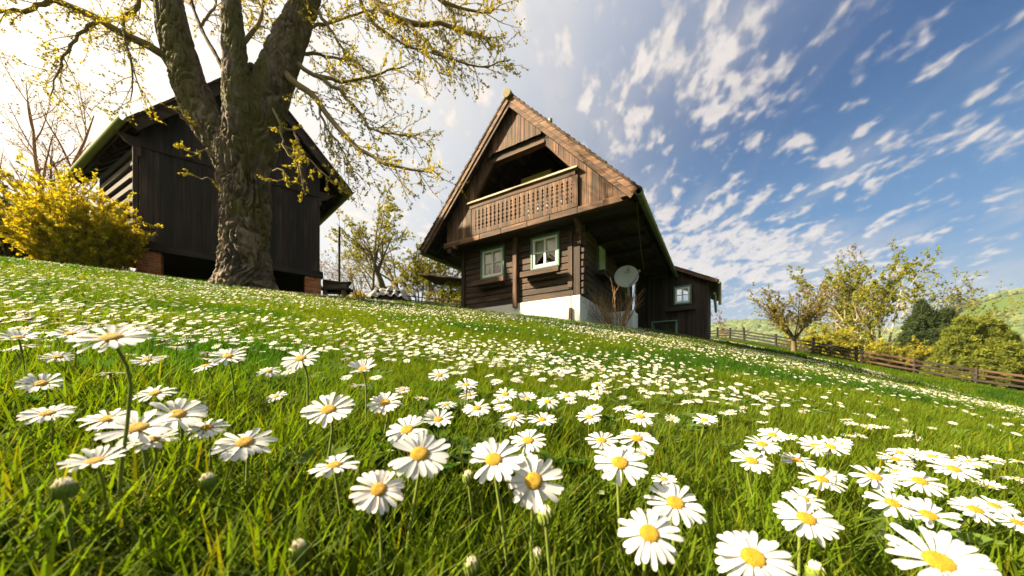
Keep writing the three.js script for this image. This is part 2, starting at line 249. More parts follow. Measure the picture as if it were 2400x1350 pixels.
// ---------------------------------------------------------------- the farmhouse: x to the right along the gable front, z out of the front, heights from the camera
const HB = 1.5, HT = -Math.atan2(0.52387, 0.8518);
const house = thing('farmhouse', 'dark brown timber farmhouse with steep gable, carved balcony and white plinth', 'house', V(1.975, HB, -10), HT);
const APX = [-1.92, 8.54 - HB], EVL = [-5.6, 4.64 - HB], EVR = [1.77, 4.64 - HB];
const roofY = (x) => x < APX[0] ? lerp(EVL[1], APX[1], (x - EVL[0]) / (APX[0] - EVL[0])) : lerp(EVR[1], APX[1], (x - EVR[0]) / (APX[0] - EVR[0]));
function windowPart(parent, x0, x1, y0, y1, z, turn = 0, curtains = true) {           // opening centre at z, facing +z (turn about y)
  const w = x1 - x0, h = y1 - y0, g = new THREE.Group(); g.name = 'window'; g.position.set((x0 + x1) / 2, (y0 + y1) / 2, z); g.rotation.y = turn; parent.add(g);
  const c = 0.065, put = (n, m, a0, a1, b0, b1, d0, d1) => box(g, n, m, a0, a1, b0, b1, d0, d1, a1 - a0 > b1 - b0 ? 'x' : 'y', 0.005);
  put('casing', greenPaint, -w / 2, -w / 2 + c, -h / 2, h / 2, -0.06, 0.035); put('casing', greenPaint, w / 2 - c, w / 2, -h / 2, h / 2, -0.06, 0.035);
  put('casing', greenPaint, -w / 2 + c, w / 2 - c, h / 2 - c, h / 2, -0.06, 0.035); put('casing', greenPaint, -w / 2 + c, w / 2 - c, -h / 2, -h / 2 + c, -0.06, 0.038);
  const a = w / 2 - c, b = h / 2 - c, f = 0.07;
  put('window_frame', whitePaint, -a, -a + f, -b, b, -0.07, 0.012); put('window_frame', whitePaint, a - f, a, -b, b, -0.07, 0.012); put('window_frame', whitePaint, -a + f, a - f, b - f, b, -0.07, 0.012); put('window_frame', whitePaint, -a + f, a - f, -b, -b + f + 0.02, -0.07, 0.012);
  put('mullion', whitePaint, -0.032, 0.032, -b + f + 0.02, b - f, -0.06, 0.018); put('glazing_bar', whitePaint, -a + f, -0.032, 0.0, 0.03, -0.05, 0.008); put('glazing_bar', whitePaint, 0.032, a - f, 0.0, 0.03, -0.05, 0.008);
  for (const s of [-1, 1]) for (const [p, q] of [[-b + f + 0.02, 0.0], [0.03, b - f]]) mesh('pane', bevel(a - f - 0.032, q - p, 0.004, 0.001), glass, g, V(s * (a - f + 0.032) / 2, (p + q) / 2, -0.032));
  if (curtains) for (const s of [-1, 1]) { const pos = [], N = 18, idx = []; const x0c = 0.03, x1c = a - 0.03; for (let i = 0; i <= N; i++) { const x = s * lerp(x0c, x1c, i / N), zz = -0.14 + 0.018 * Math.sin(i * 2.1 + s); const drop = lerp(0.0 - 0.04, -b * 0.75, Math.pow(i / N, 2.2)); pos.push(x, b - 0.03, zz, x, drop, zz - 0.01); if (i < N) idx.push(i * 2, i * 2 + 1, i * 2 + 2, i * 2 + 1, i * 2 + 3, i * 2 + 2); } const cg = new THREE.BufferGeometry(); cg.setAttribute('position', new THREE.Float32BufferAttribute(pos, 3)); cg.setIndex(idx); cg.computeVertexNormals(); mesh('curtain', cg, lace, g); }
  return g;
}
{
  const H = (v) => v - HB, wallTop = H(4.72), plinth = H(2.48);
  box(house, 'plinth', plaster, -4.43, 0.045, H(0.6), plinth, -6.95, 0.045, 'x', 0.02);
  box(house, 'plinth_step', plaster, 0.05, 1.02, H(0.6), H(2.34), -3.1, -2.35, 'x', 0.02);
  // windows of the front as holes: [x0, x1, y0, y1]
  const fw = [[-1.6, -0.62, H(3.44), H(4.48)], [-3.57, -2.6, H(3.44), H(4.48)]];
  const sw = [[-2.52, -1.66, H(3.6), H(4.62)], [-6.3, -5.65, H(3.62), H(4.6)]];
  // core walls with openings
  const wallWithHoles = (w0, w1, holes, thick) => { const s = new THREE.Shape([[w0, plinth], [w1, plinth], [w1, wallTop], [w0, wallTop]].map(([a, b]) => new THREE.Vector2(a, b))); for (const [a, b, c, d] of holes) s.holes.push(new THREE.Path([[a + 0.03, c + 0.03], [a + 0.03, d - 0.03], [b - 0.03, d - 0.03], [b - 0.03, c + 0.03]].map(([p, q]) => new THREE.Vector2(p, q)))); return new THREE.ExtrudeGeometry(s, { depth: thick, bevelEnabled: false }); };
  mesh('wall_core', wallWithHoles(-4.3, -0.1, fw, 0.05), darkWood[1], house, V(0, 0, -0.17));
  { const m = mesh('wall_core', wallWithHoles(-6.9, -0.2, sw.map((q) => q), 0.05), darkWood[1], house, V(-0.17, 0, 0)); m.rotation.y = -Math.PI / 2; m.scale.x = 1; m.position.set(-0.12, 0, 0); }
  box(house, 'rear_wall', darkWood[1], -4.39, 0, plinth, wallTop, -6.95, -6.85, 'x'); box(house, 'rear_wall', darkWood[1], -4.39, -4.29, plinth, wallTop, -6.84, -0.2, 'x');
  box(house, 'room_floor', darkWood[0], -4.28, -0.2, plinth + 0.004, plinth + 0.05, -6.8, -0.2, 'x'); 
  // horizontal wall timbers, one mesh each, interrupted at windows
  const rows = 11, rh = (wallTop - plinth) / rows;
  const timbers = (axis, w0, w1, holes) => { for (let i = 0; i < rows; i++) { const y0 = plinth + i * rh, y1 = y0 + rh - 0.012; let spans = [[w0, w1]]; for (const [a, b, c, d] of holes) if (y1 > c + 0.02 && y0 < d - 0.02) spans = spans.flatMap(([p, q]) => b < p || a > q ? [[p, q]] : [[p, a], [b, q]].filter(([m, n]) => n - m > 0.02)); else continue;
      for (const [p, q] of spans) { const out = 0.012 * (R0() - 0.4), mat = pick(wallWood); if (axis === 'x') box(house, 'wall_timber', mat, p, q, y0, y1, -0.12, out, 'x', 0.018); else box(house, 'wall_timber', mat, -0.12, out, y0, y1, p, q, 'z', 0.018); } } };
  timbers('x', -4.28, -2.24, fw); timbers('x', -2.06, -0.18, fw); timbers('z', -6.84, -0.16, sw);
  for (const q of fw) windowPart(house, ...q, 0.02);
  { const [a, b, c, d] = sw[0]; const g = windowPart(house, -(b - a) / 2, (b - a) / 2, c, d, 0, Math.PI / 2); g.position.set(0.02, (c + d) / 2, (a + b) / 2); const [a2, b2, c2, d2] = sw[1], g2 = windowPart(house, -(b2 - a2) / 2, (b2 - a2) / 2, c2, d2, 0, Math.PI / 2); g2.position.set(0.02, (c2 + d2) / 2, (a2 + b2) / 2); }
  // posts and corner timbers
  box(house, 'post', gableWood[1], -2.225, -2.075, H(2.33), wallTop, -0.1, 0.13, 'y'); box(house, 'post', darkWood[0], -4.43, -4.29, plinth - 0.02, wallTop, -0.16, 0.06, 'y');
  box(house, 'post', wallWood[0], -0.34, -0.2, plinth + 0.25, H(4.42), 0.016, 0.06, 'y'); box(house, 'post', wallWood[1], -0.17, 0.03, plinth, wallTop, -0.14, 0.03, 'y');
  for (let i = 0; i < rows; i++) { const y0 = plinth + i * rh; if (i % 1 === 0) box(house, 'timber_end', pick(wallWood), 0.032, 0.13 + 0.03 * R0(), y0 + 0.012, y0 + rh - 0.02, -0.15, 0.0, 'x', 0.02); }
  box(house, 'downpipe_board', greyWood[1], -0.30, -0.2, H(1.5), H(2.12), 0.05, 0.11, 'y');
  { const t = tube([V(-0.24, H(2.9), 0.05), V(-0.25, H(2.5), 0.06), V(-0.25, H(2.12), 0.08)], [0.006, 0.006, 0.006], 5); mesh('earth_wire', t, greyWood[0], house); }
  // window boxes
  for (const [a, b] of [[-1.84, -0.53], [-3.76, -2.45]]) { box(house, 'window_box', gableWood[1], a, b, H(3.2), H(3.37), 0.14, 0.32, 'x'); box(house, 'window_box_bracket', darkWood[0], a + 0.2, b - 0.12, H(3.1), H(3.19), 0.02, 0.2, 'x'); }
  box(house, 'window_box', darkWood[0], 0.13, 0.33, H(3.4), H(3.56), -2.8, -1.35, 'z');
  // ---- gable
  const GZ = 0.52, BZ = 0.62, beamY = H(4.58), floorY = H(4.76), railY = H(5.86), openTop = H(7.0);
  const openX = (y, side) => side < 0 ? lerp(-3.55, -2.7, (y - railY) / (openTop - railY)) : lerp(0.04, -0.92, (y - railY) / (openTop - railY));
  const vOpen = (x) => { let t = openTop; if (x < -2.7) t = lerp(railY, openTop, (x + 3.55) / 0.85); if (x > -0.92) t = lerp(railY, openTop, (0.04 - x) / 0.96); return t; };
  let bx = EVL[0] + 0.95;
  const board = (name, p, q, y0a, y0b, y1a, y1b, z, mat) => { if (Math.max(y1a - y0a, y1b - y0b) < 0.06) return; const cx = (p + q) / 2, g = prism([[p - cx, y0a], [q - cx, y0b], [q - cx, Math.max(y1b, y0b + 0.004)], [p - cx, Math.max(y1a, y0a + 0.004)]], 0, 0.026, 'y', R0() * 3); mesh(name, g, mat, house, V(cx, 0, z)); };
  while (bx < EVR[0] - 0.15) {
    const w = 0.13 + 0.07 * R0(), q = Math.min(bx + w, EVR[0] - 0.1), p0 = bx, q0 = q - 0.008; bx = q;
    const z = GZ + 0.012 * R0(), mat = pick(gableWood), under = 0.14, inside = p0 > -3.62 && q0 < 0.1;
    const ra = roofY(p0) - under, rb = roofY(q0) - under;
    if (!inside) { if (Math.min(ra, rb) > floorY) board('gable_board', p0, q0, floorY, floorY, ra, rb, z, mat); else if (Math.max(ra, rb) > floorY + 0.05) board('gable_board', p0, q0, floorY, floorY, Math.max(ra, floorY + 0.01), Math.max(rb, floorY + 0.01), z, mat); }
    else {
      const band = Math.abs((p0 + q0) / 2 + 1.82) < 0.95;
      const oa = vOpen(p0) + (band ? 0.17 : 0.02), ob = vOpen(q0) + (band ? 0.17 : 0.02);
      board('gable_board', p0, q0, oa, ob, ra, rb, z + (band ? 0.1 : 0), mat);
    }
  }
  // collar beam over the opening, sloping frame boards of the opening
  box(house, 'collar_beam', darkWood[0], -2.95, -0.62, H(7.04), H(7.19), 0.3, 0.56, 'x'); box(house, 'collar_beam', gableWood[3], -2.82, -0.85, H(6.93), H(7.03), 0.36, 0.58, 'x');
  mesh('opening_frame', beamGeo(V(-3.6, H(5.8), 0.5), V(-2.72, H(6.98), 0.5), 0.1, 0.08), gableWood[3], house); mesh('opening_frame', beamGeo(V(0.07, H(5.84), 0.5), V(-0.9, H(6.98), 0.5), 0.06, 0.06), gableWood[0], house);
  // beam at the foot of the gable, in lengths
  { let x = -4.75; while (x < 1.5) { const L = 0.72 + 0.25 * R0(), q = Math.min(x + L, 1.52); box(house, 'sill_beam', pick(gableWood), x, q - 0.012, beamY + 0.006 * R0(), floorY - 0.004, 0.46, 0.62 + 0.006 * R0(), 'x'); x = q; } }
  box(house, 'beam_end', gableWood[3], 1.36, 1.58, H(4.62), H(4.84), 0.2, 0.74, 'z'); box(house, 'beam_end', gableWood[3], -4.62, -4.45, H(4.42), H(4.57), -0.2, 0.58, 'z');
  box(house, 'joist_end', gableWood[2], -4.32, -4.2, H(4.5), H(4.6), 0.5, 0.64, 'z');
  // soffit under the jetty and the eaves
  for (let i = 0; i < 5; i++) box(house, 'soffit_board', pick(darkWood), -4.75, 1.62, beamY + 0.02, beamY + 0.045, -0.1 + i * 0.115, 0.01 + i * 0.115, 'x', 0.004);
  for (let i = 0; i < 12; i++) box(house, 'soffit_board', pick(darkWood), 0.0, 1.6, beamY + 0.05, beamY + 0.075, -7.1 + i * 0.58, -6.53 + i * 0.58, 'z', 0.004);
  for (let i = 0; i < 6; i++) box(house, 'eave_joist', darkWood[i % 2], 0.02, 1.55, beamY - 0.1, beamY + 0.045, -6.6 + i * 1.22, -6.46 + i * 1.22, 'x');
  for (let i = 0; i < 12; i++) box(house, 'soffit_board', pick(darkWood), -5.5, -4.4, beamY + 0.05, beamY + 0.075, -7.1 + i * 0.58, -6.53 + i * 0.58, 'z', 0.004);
  // carved bracket at the corner
  { const s = new THREE.Shape(); s.moveTo(0, 0); for (let i = 0; i <= 12; i++) { const t = i / 12; s.lineTo(0.06 + 0.34 * t * t + 0.03 * Math.sin(t * 16), t * 0.62); } s.lineTo(0, 0.62); const g = new THREE.ExtrudeGeometry(s, { depth: 0.12, bevelEnabled: false }); const m = mesh('bracket', g, gableWood[3], house, V(0.06, H(3.96), 0.02)); m.rotation.y = -Math.PI / 2; m.position.set(0.09, H(3.95), 0.03); }
  // balcony: carved balusters, rails
  { const bw = 0.149, s = new THREE.Shape(), y0 = 0, y1 = 0.88, edge = [[0.1, 0], [0.14, 0], [0.17, 0.042], [0.2, 0.012], [0.24, 0.012], [0.29, 0.05], [0.34, 0.012], [0.37, 0.012], [0.4, 0.046], [0.44, 0.01], [0.49, 0.01], [0.53, 0.05], [0.58, 0.012], [0.62, 0.012], [0.65, 0.042], [0.68, 0.006], [0.74, 0.036], [0.79, 0.0]];
    s.moveTo(-bw / 2, y0); s.lineTo(bw / 2, y0); for (const [y, d] of edge) s.lineTo(bw / 2 - d, y); s.lineTo(bw / 2, y1); s.lineTo(-bw / 2, y1); for (const [y, d] of edge.slice().reverse()) s.lineTo(-bw / 2 + d, y); s.closePath();
    const g = new THREE.ExtrudeGeometry(s, { depth: 0.025, bevelEnabled: false }); { const u = g.attributes.uv; for (let i = 0; i < u.count; i++) { const a = u.getX(i); u.setXY(i, u.getY(i), a); } }
    for (let i = 0; i < 24; i++) { const x = -3.42 + i * 0.1535; if (i === 0 || i === 23) box(house, 'baluster', pick(gableWood), x - bw / 2, x + bw / 2, floorY, floorY + 0.88, BZ - 0.01, BZ + 0.015, 'y', 0.004); else mesh('baluster', g, pick(gableWood), house, V(x, floorY, BZ - 0.01)); }
    box(house, 'balcony_rail', gableWood[0], -3.58, 0.12, floorY + 0.885, floorY + 1.03, BZ - 0.03, BZ + 0.03, 'x'); box(house, 'handrail', paleWood, -3.64, 0.2, floorY + 1.034, floorY + 1.1, BZ - 0.1, BZ + 0.09, 'x', 0.012);
    box(house, 'balcony_post', gableWood[1], -3.62, -3.51, floorY, floorY + 0.884, BZ - 0.08, BZ + 0.02, 'y'); box(house, 'balcony_post', gableWood[1], 0.03, 0.14, floorY, floorY + 0.884, BZ - 0.08, BZ + 0.02, 'y');
    box(house, 'balcony_floor', darkWood[0], -3.7, 0.25, floorY - 0.1, floorY - 0.05, -1.6, 0.44, 'x');
    // recess behind the balcony
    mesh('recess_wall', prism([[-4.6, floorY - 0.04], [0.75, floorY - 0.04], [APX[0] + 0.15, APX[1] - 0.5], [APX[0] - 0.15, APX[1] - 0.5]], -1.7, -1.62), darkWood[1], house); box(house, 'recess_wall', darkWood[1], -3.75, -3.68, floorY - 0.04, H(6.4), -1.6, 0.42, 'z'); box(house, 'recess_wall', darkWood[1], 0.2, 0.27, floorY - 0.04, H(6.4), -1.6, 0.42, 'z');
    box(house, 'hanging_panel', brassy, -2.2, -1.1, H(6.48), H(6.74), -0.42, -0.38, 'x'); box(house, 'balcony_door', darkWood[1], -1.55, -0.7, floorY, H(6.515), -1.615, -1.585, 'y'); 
    // white linen drying on a line behind the balusters
    { const N = 26, pos = [], idx = [], nn = []; for (let i = 0; i <= N; i++) for (let j = 0; j <= 6; j++) { const x = lerp(-1.75, -0.1, i / N); pos.push(x, floorY + 0.1 + j * 0.1, BZ - 0.14 + 0.02 * Math.sin(i * 1.1 + j * 0.2)); if (i < N && j < 6) { const a = i * 7 + j; idx.push(a, a + 7, a + 1, a + 1, a + 7, a + 8); } } const cg = new THREE.BufferGeometry(); cg.setAttribute('position', new THREE.Float32BufferAttribute(pos, 3)); cg.setIndex(idx); cg.computeVertexNormals(); const cm = mesh('linen', cg, new THREE.MeshPhysicalMaterial({ color: rgb(0.8, 0.8, 0.8), roughness: 1, side: THREE.DoubleSide, transmission: 0.3, thickness: 0 }), scene); house.updateMatrixWorld(true); cm.geometry.applyMatrix4(house.matrixWorld); tag(cm, 'white linen hanging behind the carved balcony balusters', 'linen'); }
  }
  // ---- roof: decks, barge boards, tiles
  const RZ0 = -8.3, RZ1 = 0.84;
  const side = (s) => { const e = s < 0 ? EVL : EVR, dx = e[0] - APX[0], dy = e[1] - APX[1], L = Math.hypot(dx, dy), nx = -dy / L * Math.sign(dx) * Math.sign(1), n = [Math.abs(dy) / L * Math.sign(dx), Math.abs(dx) / L], at = (t, o, z) => [APX[0] + dx * t + n[0] * o, APX[1] + dy * t + n[1] * o, z];
    const B = (name, t0, t1, o0, o1, z0, z1, mat, grain = 'x') => mesh(name, slab([at(t0, o1, z0), at(t1, o1, z0), at(t1, o1, z1), at(t0, o1, z1)], [at(t0, o0, z0), at(t1, o0, z0), at(t1, o0, z1), at(t0, o0, z1)], grain), mat, house);
    B('roof_deck', 0, 1.0, -0.06, 0.0, RZ0, RZ1 - 0.05, darkWood[0], 'z');
    for (let i = 0; i < 12; i++) B('rafter', 0.02, 0.985, -0.17, -0.063, RZ0 + 0.3 + i * 0.74, RZ0 + 0.42 + i * 0.74, darkWood[1]);
    B('barge_board', 0.0, 1.0, -0.2, 0.03, RZ1 - 0.046, RZ1 - 0.012, gableWood[s < 0 ? 3 : 0]); B('barge_board', 0.005, 1.0, -0.09, 0.05, RZ1 - 0.01, RZ1 + 0.02, gableWood[2]);
    const N = 26; for (let i = 0; i < N; i++) { const t0 = i / N - 0.008, t1 = (i + 1) / N + 0.012, tile = slab([at(t0, 0.045, RZ0), at(t1, 0.085, RZ0), at(t1, 0.085, RZ1 - 0.25), at(t0, 0.045, RZ1 - 0.25)], [at(t0, 0.012, RZ0), at(t1, 0.052, RZ0), at(t1, 0.052, RZ1 - 0.25), at(t0, 0.012, RZ1 - 0.25)], 'z'); mesh('tile_course', tile, tileMat[i % 3], house);
      const o = 0.012 * R0(), zz = RZ1 + 0.03 + 0.02 * R0(); mesh('verge_tile', slab([at(t0, 0.06 + o, RZ1 - 0.246), at(t1, 0.11 + o, RZ1 - 0.246), at(t1, 0.11 + o, zz), at(t0, 0.06 + o, zz)], [at(t0, 0.022 + o, RZ1 - 0.246), at(t1, 0.066 + o, RZ1 - 0.246), at(t1, 0.066 + o, zz), at(t0, 0.022 + o, zz)], 'z'), pick(tileMat), house); }
  };
  side(-1); side(1);
  { const cap = new THREE.CylinderGeometry(0.13, 0.13, RZ1 - RZ0 + 0.12, 12, 1, false); cap.rotateX(Math.PI / 2); mesh('ridge_cap', cap, std(rgb(0.16, 0.14, 0.07), 0.9), house, V(APX[0], APX[1] + 0.03, (RZ0 + RZ1) / 2 + 0.06)); }
  mesh('vent_pipe', tube([V(-1.58, H(8.1), -1.38), V(-1.58, H(9.16), -1.38)], [0.07, 0.07], 10), gutterGreen, house); 
  // gutters
  for (const s of [-1, 1]) { const x = s < 0 ? EVL[0] - 0.06 : EVR[0] + 0.07, y = EVR[1] - 0.06, pts = []; const gg = new THREE.CylinderGeometry(0.085, 0.085, 8.9, 14, 1, true, s < 0 ? 0 : 0, Math.PI); gg.rotateZ(Math.PI / 2).rotateX(0); gg.rotateY(Math.PI / 2);
    const arc = []; for (let i = 0; i <= 10; i++) { const a = Math.PI + i / 10 * Math.PI; arc.push([Math.cos(a) * 0.085, Math.sin(a) * 0.085]); } const pos = [], idx = []; for (const z of [RZ0, RZ1 + 0.06]) for (const [p, q] of [...arc, ...arc.slice().reverse().map(([p, q]) => [p * 0.93, q * 0.93])]) pos.push(x + p, y + q, z); const n = 22; for (let i = 0; i < n; i++) { const j = (i + 1) % n; idx.push(i, j, n + j, i, n + j, n + i); } for (let i = 0; i < 10; i++) { idx.push(i, n - 1 - i, i + 1, i + 1, n - 1 - i, n - 2 - i); idx.push(n + i, n + i + 1, n + n - 1 - i, n + i + 1, n + n - 2 - i, n + n - 1 - i); }
    const g = new THREE.BufferGeometry(); g.setAttribute('position', new THREE.Float32BufferAttribute(pos, 3)); g.setIndex(idx); const fl = g.toNonIndexed(); fl.computeVertexNormals(); const gu = mesh('gutter', fl, new THREE.MeshStandardMaterial({ color: gutterGreen.color, roughness: 0.42, metalness: 0.25, side: THREE.DoubleSide }), house);
    for (let i = 0; i < 11; i++) { const z = RZ1 - 0.5 - i * 0.8, ring = []; for (let k = 0; k <= 8; k++) { const a = Math.PI + k / 8 * Math.PI; ring.push(V(x + Math.cos(a) * 0.092, y + Math.sin(a) * 0.092, z)); } mesh('gutter_bracket', tube(ring, ring.map(() => 0.009), 5), gutterGreen, gu); } }
  mesh('rear_gable', prism([[-5.3, floorY], [1.45, floorY], [APX[0], APX[1] - 0.2]], -8.0, -7.95), darkWood[0], house);
}
// ---------------------------------------------------------------- annex behind, with its own front
{
  const B0 = 1.5, H = (v) => v - B0, AZ = -7.05;
  const annex = thing('timber_annex', 'low dark timber annex with a small white window at the back of the farmhouse', 'annex', V(1.975, B0, -10), HT);
  const roofAt = (x) => H(4.85) - (x - 1.76) * 0.51;
  let x = 0.1; const win = [1.76, 2.42, H(3.3), H(4.08)];
  while (x < 3.07) { const w = 0.17 + 0.06 * R0(), q = Math.min(x + w, 3.08), p = x; x = q; const z = AZ + 0.015 * R0(), mat = pick(darkWood.concat(wallWood[1])), put = (y0a, y1a, y1b) => mesh('wall_board', prism([[p - (p + q) / 2, y0a], [q - 0.006 - (p + q) / 2, y0a], [q - 0.006 - (p + q) / 2, y1b], [p - (p + q) / 2, y1a]], 0, 0.028, 'y', R0() * 3), mat, annex, V((p + q) / 2, 0, z)); const ta = roofAt(p) - 0.03, tb = roofAt(q) - 0.03;
    if (q > win[0] + 0.03 && p < win[1] - 0.03) { put(H(1.9), win[2], win[2]); put(win[3], ta, tb); } else put(H(1.9), ta, tb); }
  for (const [a, c, e, f] of [[0.12, 1.78, 1.92, 4.6], [2.4, 3.0, 1.92, 4.1], [1.785, 2.395, 1.92, 3.3]]) box(annex, 'wall_lining', darkWood[1], a, c, H(e), H(f), AZ - 0.04, AZ - 0.01, 'y');
  windowPart(annex, win[0] - 0.02, win[1] + 0.02, win[2] - 0.02, win[3] + 0.02, AZ + 0.03, 0, false);
  box(annex, 'sill_beam', darkWood[0], 0.1, 3.1, H(1.75), H(1.9), AZ - 0.2, AZ + 0.06, 'x'); box(annex, 'window_box', greyWood[1], 1.45, 2.6, H(3.0), H(3.16), AZ + 0.05, AZ + 0.24, 'x');
  box(annex, 'side_wall', darkWood[1], 3.0, 3.07, H(1.9), H(4.0), AZ - 3.6, AZ - 0.02, 'z'); box(annex, 'rear_wall', darkWood[1], 0.1, 3.07, H(1.9), H(4.0), AZ - 3.7, AZ - 3.62, 'x'); box(annex, 'floor', darkWood[1], 0.1, 3.0, H(1.76), H(1.88), AZ - 3.6, AZ - 0.22, 'x');
  const rt = (xx, o, z) => [xx, roofAt(xx) + o, z]; const S = (n, x0, x1, o0, o1, z0, z1, m) => mesh(n, slab([rt(x0, o1, z0), rt(x1, o1, z0), rt(x1, o1, z1), rt(x0, o1, z1)], [rt(x0, o0, z0), rt(x1, o0, z0), rt(x1, o0, z1), rt(x0, o0, z1)]), m, annex);
  S('roof_deck', 0.0, 3.38, 0, 0.06, AZ - 3.9, AZ + 0.3, darkWood[0]); S('barge_board', 0.6, 3.4, -0.06, 0.1, AZ + 0.302, AZ + 0.33, gableWood[1]); for (let i = 0; i < 8; i++) S('tile_course', i * 0.43, i * 0.43 + 0.45, 0.064 + (i % 2) * 0.004, 0.11 + (i % 2) * 0.004, AZ - 3.9, AZ + 0.34, tileMat[i % 3]);
  mesh('gutter', tube([V(3.47, H(3.92), AZ + 0.36), V(3.47, H(3.9), AZ - 3.9)], [0.075, 0.075], 10), gutterGreen, annex); mesh('gutter', tube([V(3.3, H(3.55), AZ + 0.2), V(3.3, H(3.45), AZ - 3.6)], [0.06, 0.06], 10), gutterGreen, annex);
  for (const [sx, sz] of [[2.7, 0], [0.4, 0], [2.7, -3.2]]) mesh('foundation_stone', new THREE.DodecahedronGeometry(0.26, 1).scale(1, 0.75, 0.8), std(rgb(0.28, 0.22, 0.19), 0.95), annex, V(sx, H(1.6), AZ - 0.15 + sz));
}
// ---------------------------------------------------------------- satellite dish hung under the eave
{
  const at = V(3.87, 3.47, -11.55), g = thing('satellite_dish', 'grey white satellite dish hanging below the right eave of the farmhouse', 'satellite dish', at, -0.32);
  const pr = []; for (let i = 0; i <= 14; i++) { const r = i / 14 * 0.385; pr.push(new THREE.Vector2(r, r * r * 0.5)); } for (let i = 14; i >= 0; i--) { const r = i / 14 * 0.385; pr.push(new THREE.Vector2(r + (i === 14 ? 0.008 : 0), r * r * 0.5 - 0.014)); }
  const d = new THREE.LatheGeometry(pr, 40); d.rotateX(Math.PI / 2).rotateX(-0.18); mesh('reflector', d, new THREE.MeshStandardMaterial({ color: rgb(0.6, 0.61, 0.62), roughness: 0.5, side: THREE.DoubleSide }), g);
  const ink = std(rgb(0.06, 0.1, 0.26), 0.6), bar = (a, b) => beamGeo(V(a[0], a[1], 0.075 + 0.0), V(b[0], b[1], 0.075), 0.004, 0.016, V(0, 0, 1), 0, 0.001);
  const zf = (x, y) => 0.5 * (x * x + y * y) + 0.012 - 0.18 * -y * 1; const L = (a, b) => beamGeo(V(a[0], a[1], zf(...a)), V(b[0], b[1], zf(...b)), 0.014, 0.004, V(0, 0, 1), 0, 0.001);
  mesh('emblem', mergeGeometries([L([-0.05, 0.13], [0.08, 0.3]), L([0.08, 0.3], [0.1, 0.13]), L([-0.05, 0.13], [0.1, 0.13]), L([0.05, 0.16], [0.05, 0.25]), L([0.05, 0.16], [0.075, 0.2])]), ink, g);
  const arm = mesh('feed_arm', tube([V(0.05, -0.36, 0.06), V(0.28, -0.2, 0.34), V(0.4, 0.02, 0.42)], [0.014, 0.012, 0.012], 6), std(rgb(0.08, 0.08, 0.08), 0.6), g); mesh('feed_horn', tube([V(0.4, 0.04, 0.43), V(0.36, 0.06, 0.36)], [0.045, 0.035], 10), std(rgb(0.35, 0.27, 0.15), 0.6), g);
  mesh('mount', tube([V(0, -0.02, -0.02), V(-0.1, 0.0, -0.45), V(-1.0, 0.02, -0.75)], [0.028, 0.028, 0.028], 8), std(rgb(0.2, 0.2, 0.2), 0.5), g);
  const cable = tag(mesh('hanging_cable', tube([P(1493, 472, 8.9), P(1497, 530, 9.9), P(1503, 590, 10.9), P(1510, 632, 11.4)], [0.012, 0.012, 0.012, 0.012], 6), std(rgb(0.16, 0.12, 0.05), 0.7), scene), 'thin brown cable running from the right gutter to the satellite dish', 'cable');
}
